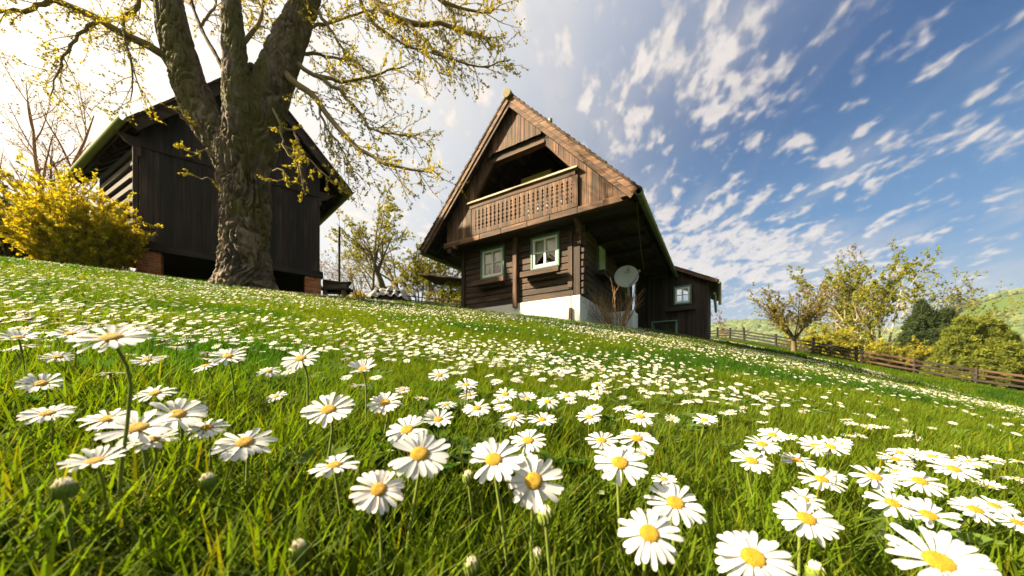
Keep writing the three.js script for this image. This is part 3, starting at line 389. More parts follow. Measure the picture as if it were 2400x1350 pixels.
// ---------------------------------------------------------------- the barn
const barnA = V(-10.39, 0, -9.5), BBn = V(0.60787, 0, 0.79403), BBu = V(0.79403, 0, -0.60787), BB = 3.2;
const barn = thing('barn', 'dark brown vertical board barn raised on brick piers behind the big tree', 'barn', V(barnA.x, BB, barnA.z), Math.atan2(BBn.x, BBn.z));
barn.updateMatrixWorld(true);
{
  const H = (v) => v - BB, EL = [-0.08, H(6.88)], ER = [5.3, H(6.86)], AP = [2.52, H(9.72)], W = 4.44;
  const ry = (x) => x < AP[0] ? lerp(EL[1], AP[1], (x - EL[0]) / (AP[0] - EL[0])) : lerp(ER[1], AP[1], (x - ER[0]) / (AP[0] - ER[0]));
  for (const tier of [0, 1]) { let x = 0.02; while (x < W) { const q = Math.min(x + 0.16 + 0.1 * R0(), W), p = x; x = q; const c = (p + q) / 2, y0 = tier ? H(6.5) : H(3.87) - 0.03 * R0(), ta = tier ? ry(p) - 0.1 : H(6.5) + 0.0, tb = tier ? ry(q) - 0.1 : H(6.5); mesh('wall_board', prism([[p - c, y0], [q - 0.007 - c, y0], [q - 0.007 - c, tb], [p - c, ta]], 0, 0.028, 'y', R0() * 3), pick(barnWood), barn, V(c, 0, (tier ? 0.035 : 0) + 0.014 * R0())); } }
  box(barn, 'sill_beam', barnWood[0], -0.05, W + 0.1, H(3.64), H(3.86), -0.2, 0.045, 'x'); box(barn, 'corner_board', barnWood[2], -0.11, 0.0, H(3.8), H(6.55), -0.08, 0.06, 'y'); box(barn, 'drip_board', barnWood[1], 0.0, W, H(6.47), H(6.497), 0.032, 0.075, 'x', 0.004);
  mesh('wall_lining', prism([[0.05, H(3.9)], [W - 0.07, H(3.9)], [W - 0.07, ry(W) - 0.25], [AP[0], AP[1] - 0.35], [0.05, ry(0.05) - 0.25]], -0.03, -0.008), barnWood[3], barn); mesh('rear_gable', prism([[-1.5, H(6.7)], [W - 0.07, H(6.7)], [AP[0] - 0.5, AP[1] - 0.6]], -3.47, -3.41), barnWood[1], barn);
  box(barn, 'corner_patch', greyWood[0], 0.03, 0.32, H(3.9), H(4.12), 0.046, 0.056, 'x', 0.002);
  box(barn, 'floor_deck', barnWood[1], 0.0, W, H(3.66), H(3.84), -3.4, -0.22, 'x');
  // brick piers
  const brickMat = [std(lin(222, 136, 94), 0.9), std(lin(206, 118, 80), 0.9), std(lin(230, 152, 108), 0.9), std(lin(188, 108, 76), 0.9)]; { const t = noisePix(128, 128, (u, v) => { const n = 165 + 90 * (0.5 * tnoise(u, v, 6, 6, 61) + 0.5 * tnoise(u, v, 40, 40, 62)); return [n, n * 0.98, n * 0.95]; }); for (const m of brickMat) { m.map = t; } }
  const mortar = std(rgb(0.34, 0.3, 0.26), 0.95), bg = [bevel(0.242, 0.068, 0.118, 0.006), bevel(0.118, 0.068, 0.242, 0.006)];
  for (const [px, pz, top, bot] of [[-0.06, -0.38, 3.63, 2.95], [3.98, -0.38, 3.63, 2.8], [-0.06, -3.3, 3.63, 2.95], [3.98, -3.3, 3.63, 2.8]]) { const g = new THREE.Group(); g.name = 'brick_pier'; g.position.set(px, 0, pz); barn.add(g); box(g, 'mortar', mortar, 0.008, 0.494, H(bot), H(top) - 0.002, 0.008, 0.366, 'x', 0.003);
    let k = 0; for (let y = H(top) - 0.036; y > H(bot); y -= 0.079, k++) { if (k % 2) { for (const i of [0, 1]) for (const j of [0, 2]) mesh('brick', bg[0], pick(brickMat), g, V(0.126 + i * 0.251 + 0.004 * R0(), y, 0.06 + j * 0.1265 + 0.006 * R0())); for (const i of [0, 1]) mesh('brick', bg[1], pick(brickMat), g, V(0.06 + i * 0.382, y, 0.187)); } else for (let i = 0; i < 4; i++) { mesh('brick', bg[1], pick(brickMat), g, V(0.061 + i * 0.1268, y, 0.252 + 0.006 * R0())); if (i === 0 || i === 3) mesh('brick', bg[1], pick(brickMat), g, V(0.061 + i * 0.1268, y, 0.122 - 0.0)); } } }
  // left wall of squared logs with gaps
  const dl = V(-0.883, 0, -0.469), inv = barn.matrixWorld.clone().invert(), loc = (v) => v.clone().applyMatrix4(inv), c0 = V(barnA.x, 0, barnA.z).addScaledVector(BBn, -0.12).addScaledVector(BBu, 0.1);
  for (let i = 0; i < 9; i++) { const y = 3.92 + i * 0.34, a = c0.clone().addScaledVector(dl, -0.02), b = c0.clone().addScaledVector(dl, 3.6); a.y = b.y = y; mesh('log', beamGeo(loc(a), loc(b), 0.2, 0.2, V(0, 1, 0), i, 0.03), pick(barnWood), barn); if (i < 8) { const s = c0.clone().addScaledVector(dl, 0.28); s.y = y + 0.17; const e = s.clone().addScaledVector(dl, 0.2); mesh('log_end', beamGeo(loc(s), loc(e), 0.34, 0.13, V(0, 1, 0), i, 0.02), greyWood[1], barn); } }
  { const a = c0.clone().addScaledVector(dl, 0.05), b = c0.clone().addScaledVector(dl, 3.5); const inn = V(0.469, 0, -0.883); a.addScaledVector(inn, 0.16); b.addScaledVector(inn, 0.16); a.y = b.y = 5.3; mesh('inner_wall', beamGeo(loc(a), loc(b), 0.05, 3.0), barnWood[3], barn); }
  box(barn, 'side_wall', barnWood[1], W - 0.06, W, H(3.86), H(6.7), -3.4, -0.05, 'z'); box(barn, 'rear_wall', barnWood[1], -1.5, W - 0.07, H(3.86), H(6.7), -3.48, -3.4, 'x');
  // roof in the barn's own axes; its eaves spread towards the back
  const toL = (v) => loc(v), dirL = loc(V(barnA.x, BB, barnA.z).add(dl)).clone(), dR = loc(V(barnA.x, BB, barnA.z).add(V(-0.72, 0, -0.695)));
  const f0 = 0.42, fL = V(EL[0], EL[1], f0), fR = V(ER[0], ER[1], f0), fA = V(AP[0], AP[1], f0), bL = fL.clone().addScaledVector(dirL, 6.0), bR = fR.clone().addScaledVector(dR, 4.6), bA = fA.clone().addScaledVector(dirL.clone().add(dR).multiplyScalar(0.5), 5.2);
  const deck = (A, B, C, D, s) => { const n = B.clone().sub(A).cross(D.clone().sub(A)).normalize(); if (n.y < 0) n.negate(); const at = (u, t, o) => A.clone().lerp(B, u).lerp(D.clone().lerp(C, u), t).addScaledVector(n, o); const S = (name, u0, u1, t0, t1, o0, o1, m) => mesh(name, slab([at(u0, t0, o1), at(u1, t0, o1), at(u1, t1, o1), at(u0, t1, o1)], [at(u0, t0, o0), at(u1, t0, o0), at(u1, t1, o0), at(u0, t1, o0)]), m, barn);
    S('roof_deck', 0, 1, 0.012, 1, -0.05, 0, barnWood[0]); S('barge_board', 0, 1, 0, 0.011, -0.2, 0.04, barnWood[2]); for (let i = 0; i < 8; i++) S('rafter', 0.01, 0.97, 0.06 + i * 0.125, 0.085 + i * 0.125, -0.17, -0.053, barnWood[3]);
    const N = 12; for (let i = 0; i < N; i++) S('tile_course', i / N - 0.004, (i + 1) / N + 0.008, -0.008 - 0.004 * R0(), 1, 0.045 + 0.006 * (i % 2), 0.1 + 0.006 * (i % 2), tileMat[i % 3]); };
  deck(fA, fL, bL, bA, -1); deck(fA, fR, bR, bA, 1);
  mesh('ridge_cap', tube([fA.clone().add(V(0, 0.06, 0.05)), bA.clone().add(V(0, 0.06, 0))], [0.12, 0.12], 10), tileMat[1], barn);
  // gutters as troughs
  const trough = (a, b) => { const d = b.clone().sub(a).normalize(), sidev = d.clone().cross(V(0, 1, 0)).normalize(), pos = [], idx = [], n = 20, arc = []; for (let i = 0; i < 10; i++) { const t = Math.PI + i / 9 * Math.PI; arc.push([Math.cos(t) * 0.1, Math.sin(t) * 0.1]); } for (const p of [a, b]) for (const [c, s] of [...arc, ...arc.slice().reverse().map(([c, s]) => [c * 0.92, s * 0.92])]) { const q = p.clone().addScaledVector(sidev, c); pos.push(q.x, q.y + s, q.z); } for (let i = 0; i < n; i++) { const j = (i + 1) % n; idx.push(i, j, n + j, i, n + j, n + i); } for (let i = 0; i < 9; i++) idx.push(i, n - 1 - i, i + 1, i + 1, n - 1 - i, n - 2 - i); const g = new THREE.BufferGeometry(); g.setAttribute('position', new THREE.Float32BufferAttribute(pos, 3)); g.setIndex(idx); const f = g.toNonIndexed(); f.computeVertexNormals(); return mesh('gutter', f, new THREE.MeshStandardMaterial({ color: rgb(0.15, 0.19, 0.07), roughness: 0.5, metalness: 0.2, side: THREE.DoubleSide }), barn); };
  trough(fL.clone().add(V(-0.1, 0.02, 0.12)), bL.clone().add(V(-0.1, 0.02, 0))); trough(fR.clone().add(V(0.12, 0.02, 0.15)), bR.clone().add(V(0.1, 0.02, 0)));
  for (const [bx, dirx] of [[0.06, -1], [W - 0.05, 1]]) { const s = new THREE.Shape(); s.moveTo(0, 0); for (let i = 0; i <= 10; i++) { const t = i / 10; s.lineTo((0.05 + 0.5 * t * t + 0.04 * Math.sin(t * 12)) * dirx, t * 0.5); } s.lineTo(0, 0.5); mesh('bracket', new THREE.ExtrudeGeometry(s, { depth: 0.14, bevelEnabled: false }), barnWood[2], barn, V(bx, H(6.2), -0.06)); }
}
// bench and timber beside the barn
{
  const ax = P(757, 690, 12.45), g = thing('plank_bench', 'weathered grey plank bench on square legs at the right corner of the barn', 'bench', V(ax.x, ground(ax.x, ax.z) - 0.05, ax.z), 0.1);
  box(g, 'plank', greyWood[1], -0.1, 0.98, 0.58, 0.66, -0.28, 0.06, 'x'); box(g, 'rail', greyWood[1], -0.05, 0.9, 0.46, 0.575, -0.16, -0.1, 'x'); for (const x of [0.0, 0.66]) box(g, 'leg', greyWood[0], x, x + 0.14, -0.25, 0.575, -0.095, 0.04, 'y');
  const t = new THREE.Shape(); t.moveTo(0, 0); t.lineTo(0.84, 0); t.quadraticCurveTo(0.78, 0.1, 0.95, 0.25); t.lineTo(0.62, 0.22); t.lineTo(0.0, 0.3); t.closePath(); const tg = new THREE.ExtrudeGeometry(t, { depth: 0.2, bevelEnabled: true, bevelSize: 0.01, bevelThickness: 0.01, bevelSegments: 1 });
  const m = mesh('carved_timber', tg, greyWood[1], scene, V(ax.x - 0.05, g.position.y + 0.675, ax.z - 0.25)); m.rotation.y = 0.1; tag(m, 'carved old timber beam lying on the plank bench beside the barn', 'beam');
  const pp = P(795, 640, 15.2), pole = mesh('wooden_pole', tube([V(pp.x, ground(pp.x, pp.z) - 0.2, pp.z), V(pp.x, P(795, 600, 15.2).y, pp.z), V(pp.x + 0.01, P(795, 532, 15.2).y, pp.z)], [0.055, 0.05, 0.05], 8), darkWood[0], scene); tag(pole, 'slender dark wooden pole standing beyond the barn corner', 'pole');
}

// ================================================================ plants
const up = V(0, 1, 0), UPQ = new THREE.Quaternion();
class Tubes {                                                            // many tapered tubes in one surface
  constructor() { this.p = []; this.i = []; this.n = []; this.c = []; }
  add(pts, rad, sides = 5, col) {
    const b0 = this.p.length / 3, n = pts.length; let nr = null; const t = V(0, 0, 0), bi = V(0, 0, 0);
    for (let k = 0; k < n; k++) {
      t.copy(pts[Math.min(k + 1, n - 1)]).sub(pts[Math.max(k - 1, 0)]).normalize();
      if (!nr) nr = Math.abs(t.y) < 0.9 ? V(0, 1, 0) : V(1, 0, 0);
      nr.addScaledVector(t, -nr.dot(t)).normalize(); bi.copy(t).cross(nr);
      for (let s = 0; s < sides; s++) { const a = s / sides * Math.PI * 2, c = Math.cos(a), q = Math.sin(a), nx = nr.x * c + bi.x * q, ny = nr.y * c + bi.y * q, nz = nr.z * c + bi.z * q; this.p.push(pts[k].x + nx * rad[k], pts[k].y + ny * rad[k], pts[k].z + nz * rad[k]); this.n.push(nx, ny, nz); if (col) this.c.push(col.r, col.g, col.b); }
    }
    for (let k = 0; k + 1 < n; k++) for (let s = 0; s < sides; s++) { const a = b0 + k * sides + s, b = b0 + k * sides + (s + 1) % sides; this.i.push(a, b, a + sides, b, b + sides, a + sides); }
  }
  geo() { const g = new THREE.BufferGeometry(); g.setAttribute('position', new THREE.Float32BufferAttribute(this.p, 3)); g.setAttribute('normal', new THREE.Float32BufferAttribute(this.n, 3)); if (this.c.length) g.setAttribute('color', new THREE.Float32BufferAttribute(this.c, 3)); g.setIndex(this.i); return g; }
}
// one leaf: a folded pointed blade of length 1 along +y
function leafGeo(list) {                                                 // list of [dirx, diry, dirz, length, width]
  const pos = [], idx = [];
  for (const [dx, dy, dz, L, w, ox = 0, oy = 0, oz = 0] of list) { const d = V(dx, dy, dz).normalize(), s = d.clone().cross(Math.abs(d.y) < 0.9 ? up : V(1, 0, 0)).normalize(), f = s.clone().cross(d), b = pos.length / 3, q = (a, c, e) => { const v = d.clone().multiplyScalar(a * L).addScaledVector(s, c * w).addScaledVector(f, e * w); pos.push(v.x + ox, v.y + oy, v.z + oz); }; q(0, 0, 0); q(0.35, -0.5, 0.22); q(0.45, 0, 0); q(0.35, 0.5, 0.22); q(0.75, -0.34, 0.1); q(0.75, 0.34, 0.1); q(1, 0, -0.15); idx.push(b, b + 2, b + 1, b, b + 3, b + 2, b + 1, b + 2, b + 4, b + 2, b + 3, b + 5, b + 4, b + 2, b + 6, b + 2, b + 5, b + 6); }
  const g = new THREE.BufferGeometry(); g.setAttribute('position', new THREE.Float32BufferAttribute(pos, 3)); g.setIndex(idx); g.computeVertexNormals(); return g;
}
const clusterGeo = (seed, n, L, w, spread = 0) => { const r = rng(seed), a = []; for (let i = 0; i < n; i++) { const t = r() * 6.28, e = 0.2 + r() * 1.1; a.push([Math.cos(t) * e, 0.9 - 0.7 * r(), Math.sin(t) * e, L * (0.6 + 0.6 * r()), w * (0.7 + 0.5 * r()), (r() - 0.5) * spread, (r() - 0.5) * spread, (r() - 0.5) * spread]); } return leafGeo(a); };
const M4 = new THREE.Matrix4(), Q4 = new THREE.Quaternion(), E4 = new THREE.Euler(), S4 = V(1, 1, 1), C4 = new THREE.Color();
// leaves: list of [x, y, z, size]; merges into one instanced mesh
function scatter(name, geo, mat, list, parent, rand, cols, kind = 'stuff', tilt = Math.PI) {
  const m = new THREE.InstancedMesh(geo, mat, list.length); m.name = parent === scene ? numbered(name) : name; m.castShadow = m.receiveShadow = true;
  list.forEach((q, i) => { E4.set((rand() - 0.5) * tilt, rand() * 6.283, (rand() - 0.5) * tilt); Q4.setFromEuler(E4); S4.setScalar(q[3]); M4.compose(V(q[0], q[1], q[2]), Q4, S4); m.setMatrixAt(i, M4); if (cols) { const a = pick(cols, rand); const k = 0.8 + 0.4 * rand(); m.setColorAt(i, C4.setRGB(a[0] * k, a[1] * k, a[2] * k)); } });
  if (kind) m.userData.kind = kind; parent.add(m); return m;
}
function grow(T, leaves, start, dir, len, r, level, o, rand) {
  const n = level >= o.levels ? 4 : 6, pts = [start.clone()], rad = [r], d = dir.clone().normalize(), p = start.clone(), end = level >= o.levels ? 0.25 : level === 0 ? o.tip ?? 0.14 : 0.35;
  for (let i = 1; i <= n; i++) { d.x += (rand() - 0.5) * o.wander; d.y += (rand() - 0.5) * o.wander * 0.7 + o.lift[Math.min(level, o.lift.length - 1)]; d.z += (rand() - 0.5) * o.wander; d.normalize(); p.addScaledVector(d, len / n); pts.push(p.clone()); rad.push(r * (1 - (1 - end) * i / n)); }
  T.add(pts, rad, level === 0 ? 8 : level === 1 ? 6 : level >= 3 ? 3 : 4);
  if (level >= o.levels || o.leafAt <= level) { const k = o.leaves[Math.min(level - o.leafAt, o.leaves.length - 1)]; for (let i = 0; i < k; i++) { const t = o.leafFrom + (1 - o.leafFrom) * rand(), f = t * n, a = Math.min(n - 1, Math.floor(f)), q = pts[a].clone().lerp(pts[a + 1], f - a); leaves.push([q.x + (rand() - 0.5) * 0.03, q.y + (rand() - 0.5) * 0.03, q.z + (rand() - 0.5) * 0.03, o.leafSize * (0.6 + 0.8 * rand())]); } }
  if (level < o.levels) { const kids = o.kids[level]; for (let i = 0; i < kids; i++) { const t = lerp(o.from[level] ?? 0.25, 1, (i + rand() * 0.8) / kids), f = Math.min(n - 0.01, t * n), a = Math.floor(f), q = pts[a].clone().lerp(pts[a + 1], f - a), tan = pts[a + 1].clone().sub(pts[a]).normalize(), side = V(rand() - 0.5, rand() - 0.5, rand() - 0.5).cross(tan).normalize(), ang = o.angle[level] * (0.7 + 0.6 * rand()), nd = tan.multiplyScalar(Math.cos(ang)).addScaledVector(side, Math.sin(ang)); grow(T, leaves, q, nd, len * o.ratio[level] * (0.65 + 0.6 * rand()) * (1.15 - 0.45 * t), Math.max(o.minR, rad[a] * o.rr[level]), level + 1, o, rand); } }
  return pts;
}
const barkTex = noisePix(256, 256, (u, v) => { const n = 110 + 145 * (0.5 * tnoise(u, v, 6, 30, 81) + 0.5 * tnoise(u, v, 20, 60, 82)); return [n, n * 0.96, n * 0.9]; });
const barkMat = (r, g, b) => std(rgb(r, g, b), 0.92);
const whiteTint = (o = {}) => leafMat(rgb(1, 1, 1), 0.5, o);
const springLeaf = whiteTint();
const SPRING = [[0.28, 0.27, 0.014], [0.36, 0.31, 0.012], [0.2, 0.22, 0.016]], GREENS = [[0.24, 0.26, 0.016], [0.3, 0.28, 0.014], [0.18, 0.21, 0.018]], PINKISH = [[0.2, 0.12, 0.07], [0.24, 0.18, 0.05], [0.16, 0.1, 0.07]];
const bud3 = clusterGeo(31, 4, 0.05, 0.022), bud5 = clusterGeo(37, 6, 0.07, 0.032, 0.03), spray = clusterGeo(41, 12, 0.11, 0.04, 0.12), sprayFine = clusterGeo(43, 16, 0.14, 0.035, 0.16);
const baseOpt = { levels: 3, wander: 0.25, lift: [0.02, 0.06, 0.04, 0.02], leafAt: 2, leaves: [2, 6], leafFrom: 0.3, leafSize: 1.2, kids: [7, 6, 5], from: [0.35, 0.25, 0.2], angle: [0.7, 0.75, 0.8], ratio: [0.6, 0.5, 0.45], rr: [0.5, 0.5, 0.55], minR: 0.004 };
function treeThing(name, label, pos, height, r, seed, opts, bark, cols, geo, group, trunks = 1, lean = 0.08) {
  const rand = rng(seed), g = thing(name, label, opts.category ?? 'tree', pos, 0, group), o = { ...baseOpt, ...opts }, leaves = [];
  for (let k = 0; k < trunks; k++) { const T = new Tubes(), a = rand() * 6.28, d = V(Math.cos(a) * (trunks > 1 ? 0.22 : lean), 1, Math.sin(a) * (trunks > 1 ? 0.22 : lean)); grow(T, leaves, V(Math.cos(a) * 0.15 * (trunks > 1), -0.3, Math.sin(a) * 0.15 * (trunks > 1)), d, height * (o.trunk ?? 0.8) * (k ? 0.8 + 0.2 * rand() : 1) + 0.3, r * (k ? 0.8 : 1), 0, o, rand); mesh(trunks > 1 ? 'stem' : 'trunk', T.geo(), bark, g); }
  if (leaves.length) scatter('crown', geo, springLeaf, leaves, g, rand, cols);
  return g;
}
const onGround = (px, Z, dy = 0) => { const X = (px - CX) / FL * Z; return V(X, ground(X, -Z) + dy, -Z); };

// ---------------------------------------------------------------- the big tree in front of the barn
{
  const TZ = 7, b = onGround(577, TZ), tree = thing('budding_tree', 'huge budding tree with furrowed three forked trunk in front of the barn', 'tree', b);
  const L = (x, y, Z) => P(x, y, Z).sub(b), m = (px) => px / FL * TZ * 0.91;
  const limbs = {
    trunk: [[577, 740, 7, 92], [577, 690, 7, 76], [576, 655, 7, 67], [575, 600, 7, 62], [576, 500, 7, 60], [574, 430, 7, 61], [568, 385, 7, 60], [563, 345, 7, 52], [560, 310, 7, 36]],
    left: [[556, 400, 7, 48], [522, 335, 7.0, 50], [478, 275, 7.0, 50], [446, 200, 6.95, 50], [416, 110, 6.9, 46], [402, 40, 6.9, 43], [388, -50, 6.9, 38], [360, -190, 6.9, 27], [330, -330, 7, 12]],
    middle: [[562, 400, 6.9, 44], [560, 330, 6.75, 43], [556, 250, 6.7, 41], [552, 150, 6.75, 38], [545, 50, 6.8, 35], [541, -60, 6.9, 30], [546, -220, 7, 18], [560, -370, 7.1, 8]],
    right: [[585, 410, 7.05, 46], [604, 335, 7.1, 52], [622, 260, 7.15, 55], [645, 185, 7.2, 54], [678, 95, 7.3, 49], [712, 15, 7.4, 43], [760, -85, 7.5, 34], [830, -220, 7.6, 20], [880, -340, 7.7, 8]],
    back: [[560, 250, 7.3, 18], [512, 140, 7.4, 17], [478, 80, 7.5, 15], [452, 15, 7.6, 13], [430, -80, 7.7, 9], [400, -200, 7.8, 4]],
  };
  const caps = []; const chains = {};
  for (const [k, l] of Object.entries(limbs)) { const pts = l.map(([x, y, Z]) => L(x, y, Z)), curve = new THREE.CatmullRomCurve3(pts, false, 'centripetal'), rr = l.map((q) => m(q[3])), N = 40, c = []; for (let i = 0; i <= N; i++) { const t = i / N, f = t * (l.length - 1), a = Math.min(l.length - 2, Math.floor(f)); c.push([curve.getPoint(t), lerp(rr[a], rr[a + 1], f - a)]); } chains[k] = c; for (let i = 0; i < N; i++) caps.push([c[i][0], c[i + 1][0], c[i][1], c[i + 1][1], k]); }
  const ab = V(0, 0, 0), ap = V(0, 0, 0);
  let near = caps; const field = (p) => { let s = 0; const K = 12; for (const [a, q, ra, rb] of near) { ab.copy(q).sub(a); ap.copy(p).sub(a); const t = clamp(ap.dot(ab) / ab.lengthSq(), 0, 1), d = ap.addScaledVector(ab, -t).length() - lerp(ra, rb, t); if (d < 0.6) s += Math.exp(-K * 2.2 * d); } return s > 0 ? -Math.log(s) / (K * 2.2) + 0.135 : 0.6; };
  const barkC = [rgb(0.115, 0.084, 0.056), rgb(0.055, 0.04, 0.027), rgb(0.19, 0.15, 0.105), rgb(0.085, 0.075, 0.01)], cA = new THREE.Color();
  const ridge = (x, y, z) => 1 - Math.abs(2 * noise(x, y, z) - 1);
  const relief = (p, ang, y) => { const wx = (noise(p.x * 3, y * 2, p.z * 3 + 4) - 0.5) * 0.34, wy = (noise(p.x * 4 + 7, y * 3, p.z * 4) - 0.5) * 0.5, x = p.x + wx, z = p.z - wx, a = ridge(x * 12, (y + wy) * 3.2, z * 12), c = ridge(x * 23 + 5, (y + wy) * 6, z * 23), d = noise(x * 50, y * 26, z * 50), f = noise(x * 6, y * 5, z * 6); return 0.55 - 0.95 * Math.pow(a, 5) - 0.6 * Math.pow(c, 5) + 0.2 * d + 0.35 * f; }; // long interlaced furrows
  const barkBump = noisePix(256, 512, (u, v) => { const w = tnoise(u, v, 6, 6, 91), n = 255 * (0.4 * tnoise(u, v, 24, 14, 92) + 0.35 * Math.abs(2 * tnoise(u, v, 40, 18, 93) - 1) + 0.25 * tnoise(u, v, 90, 60, 94)); return [n, n, n]; }, false);
  const barkM = std(rgb(1, 1, 1), 0.93, { vertexColors: true, bumpMap: barkBump, bumpScale: 0.03 });
  const skin = (k, NA, NL, t0 = 0, t1 = 1) => {
    const c = chains[k], pos = [], col = [], uv = [], idx = [], p = V(0, 0, 0); let nr = V(0, 0, 1);
    for (let i = 0; i <= NL; i++) {
      const f = lerp(t0, t1, i / NL) * (c.length - 1), a = Math.min(c.length - 2, Math.floor(f)), o = c[a][0].clone().lerp(c[a + 1][0], f - a), r = lerp(c[a][1], c[a + 1][1], f - a), t = c[a + 1][0].clone().sub(c[a][0]).normalize();
      nr.addScaledVector(t, -nr.dot(t)).normalize(); const bi = t.clone().cross(nr); near = caps.filter((e) => e[0].distanceTo(o) < r * 1.9 + e[2] + 0.75);
      for (let s = 0; s <= NA; s++) {
        const th = s / NA * Math.PI * 2, d = nr.clone().multiplyScalar(Math.cos(th)).addScaledVector(bi, Math.sin(th)); let q = r * 0.8;
        for (let it = 0; it < 7; it++) { p.copy(o).addScaledVector(d, q); const e = field(p); if (Math.abs(e) < 0.002) break; q += -e * (e < 0 ? 0.9 : 0.9); if (q > r * 1.9) { q = r * 1.9; break; } if (q < r * 0.3) { q = r * 0.3; break; } }
        p.copy(o).addScaledVector(d, q); const yy = p.y, rough = k === 'trunk' ? 1 : 1 - 0.55 * smooth(yy, 2.6, 3.6), e = relief(p, th / 1.1 * Math.max(1, Math.round(r * 2.4) * 0.9), yy);
        const flare = yy < 0.5 ? 0.05 * smooth(yy, 0.55, -0.1) * Math.max(0, Math.sin(th * 5 + 1) + 0.4) : 0;
        p.addScaledVector(d, (e - 0.35) * 0.1 * rough * Math.min(1, r / 0.4) + flare + 0.05 * (fbm(p.x * 1.7, yy * 1.7, p.z * 1.7, 2) - 0.5));
        pos.push(p.x, p.y, p.z); uv.push(s / NA * Math.round(r * 6 + 1), yy * 0.8);
        cA.copy(barkC[0]).lerp(barkC[1], smooth(fbm(p.x * 5, yy * 4, p.z * 5, 3), 0.48, 0.7)).lerp(barkC[2], 0.8 * smooth(fbm(p.x * 9 + 4, yy * 7, p.z * 9, 3), 0.52, 0.72)); cA.lerp(barkC[3], 0.75 * smooth(fbm(p.x * 3.1 + 9, yy * 1.9 + 3, p.z * 3.1, 4) + (k === 'trunk' ? -0.06 : 0.06) + 0.06 * d.x, 0.52, 0.66)); col.push(cA.r, cA.g, cA.b);
      }
    }
    for (let i = 0; i < NL; i++) for (let s = 0; s < NA; s++) { const a = i * (NA + 1) + s, q = a + NA + 1; idx.push(a, a + 1, q, a + 1, q + 1, q); }
    const g = new THREE.BufferGeometry(); g.setAttribute('position', new THREE.Float32BufferAttribute(pos, 3)); g.setAttribute('color', new THREE.Float32BufferAttribute(col, 3)); g.setAttribute('uv', new THREE.Float32BufferAttribute(uv, 2)); g.setIndex(idx); g.computeVertexNormals(); return g;
  };
  mesh('trunk', skin('trunk', 260, 330), barkM, tree);
  for (const [k, a, n] of [['left', 150, 260], ['middle', 130, 240], ['right', 150, 250], ['back', 40, 80]]) mesh('limb', skin(k, a, n), barkM, tree);
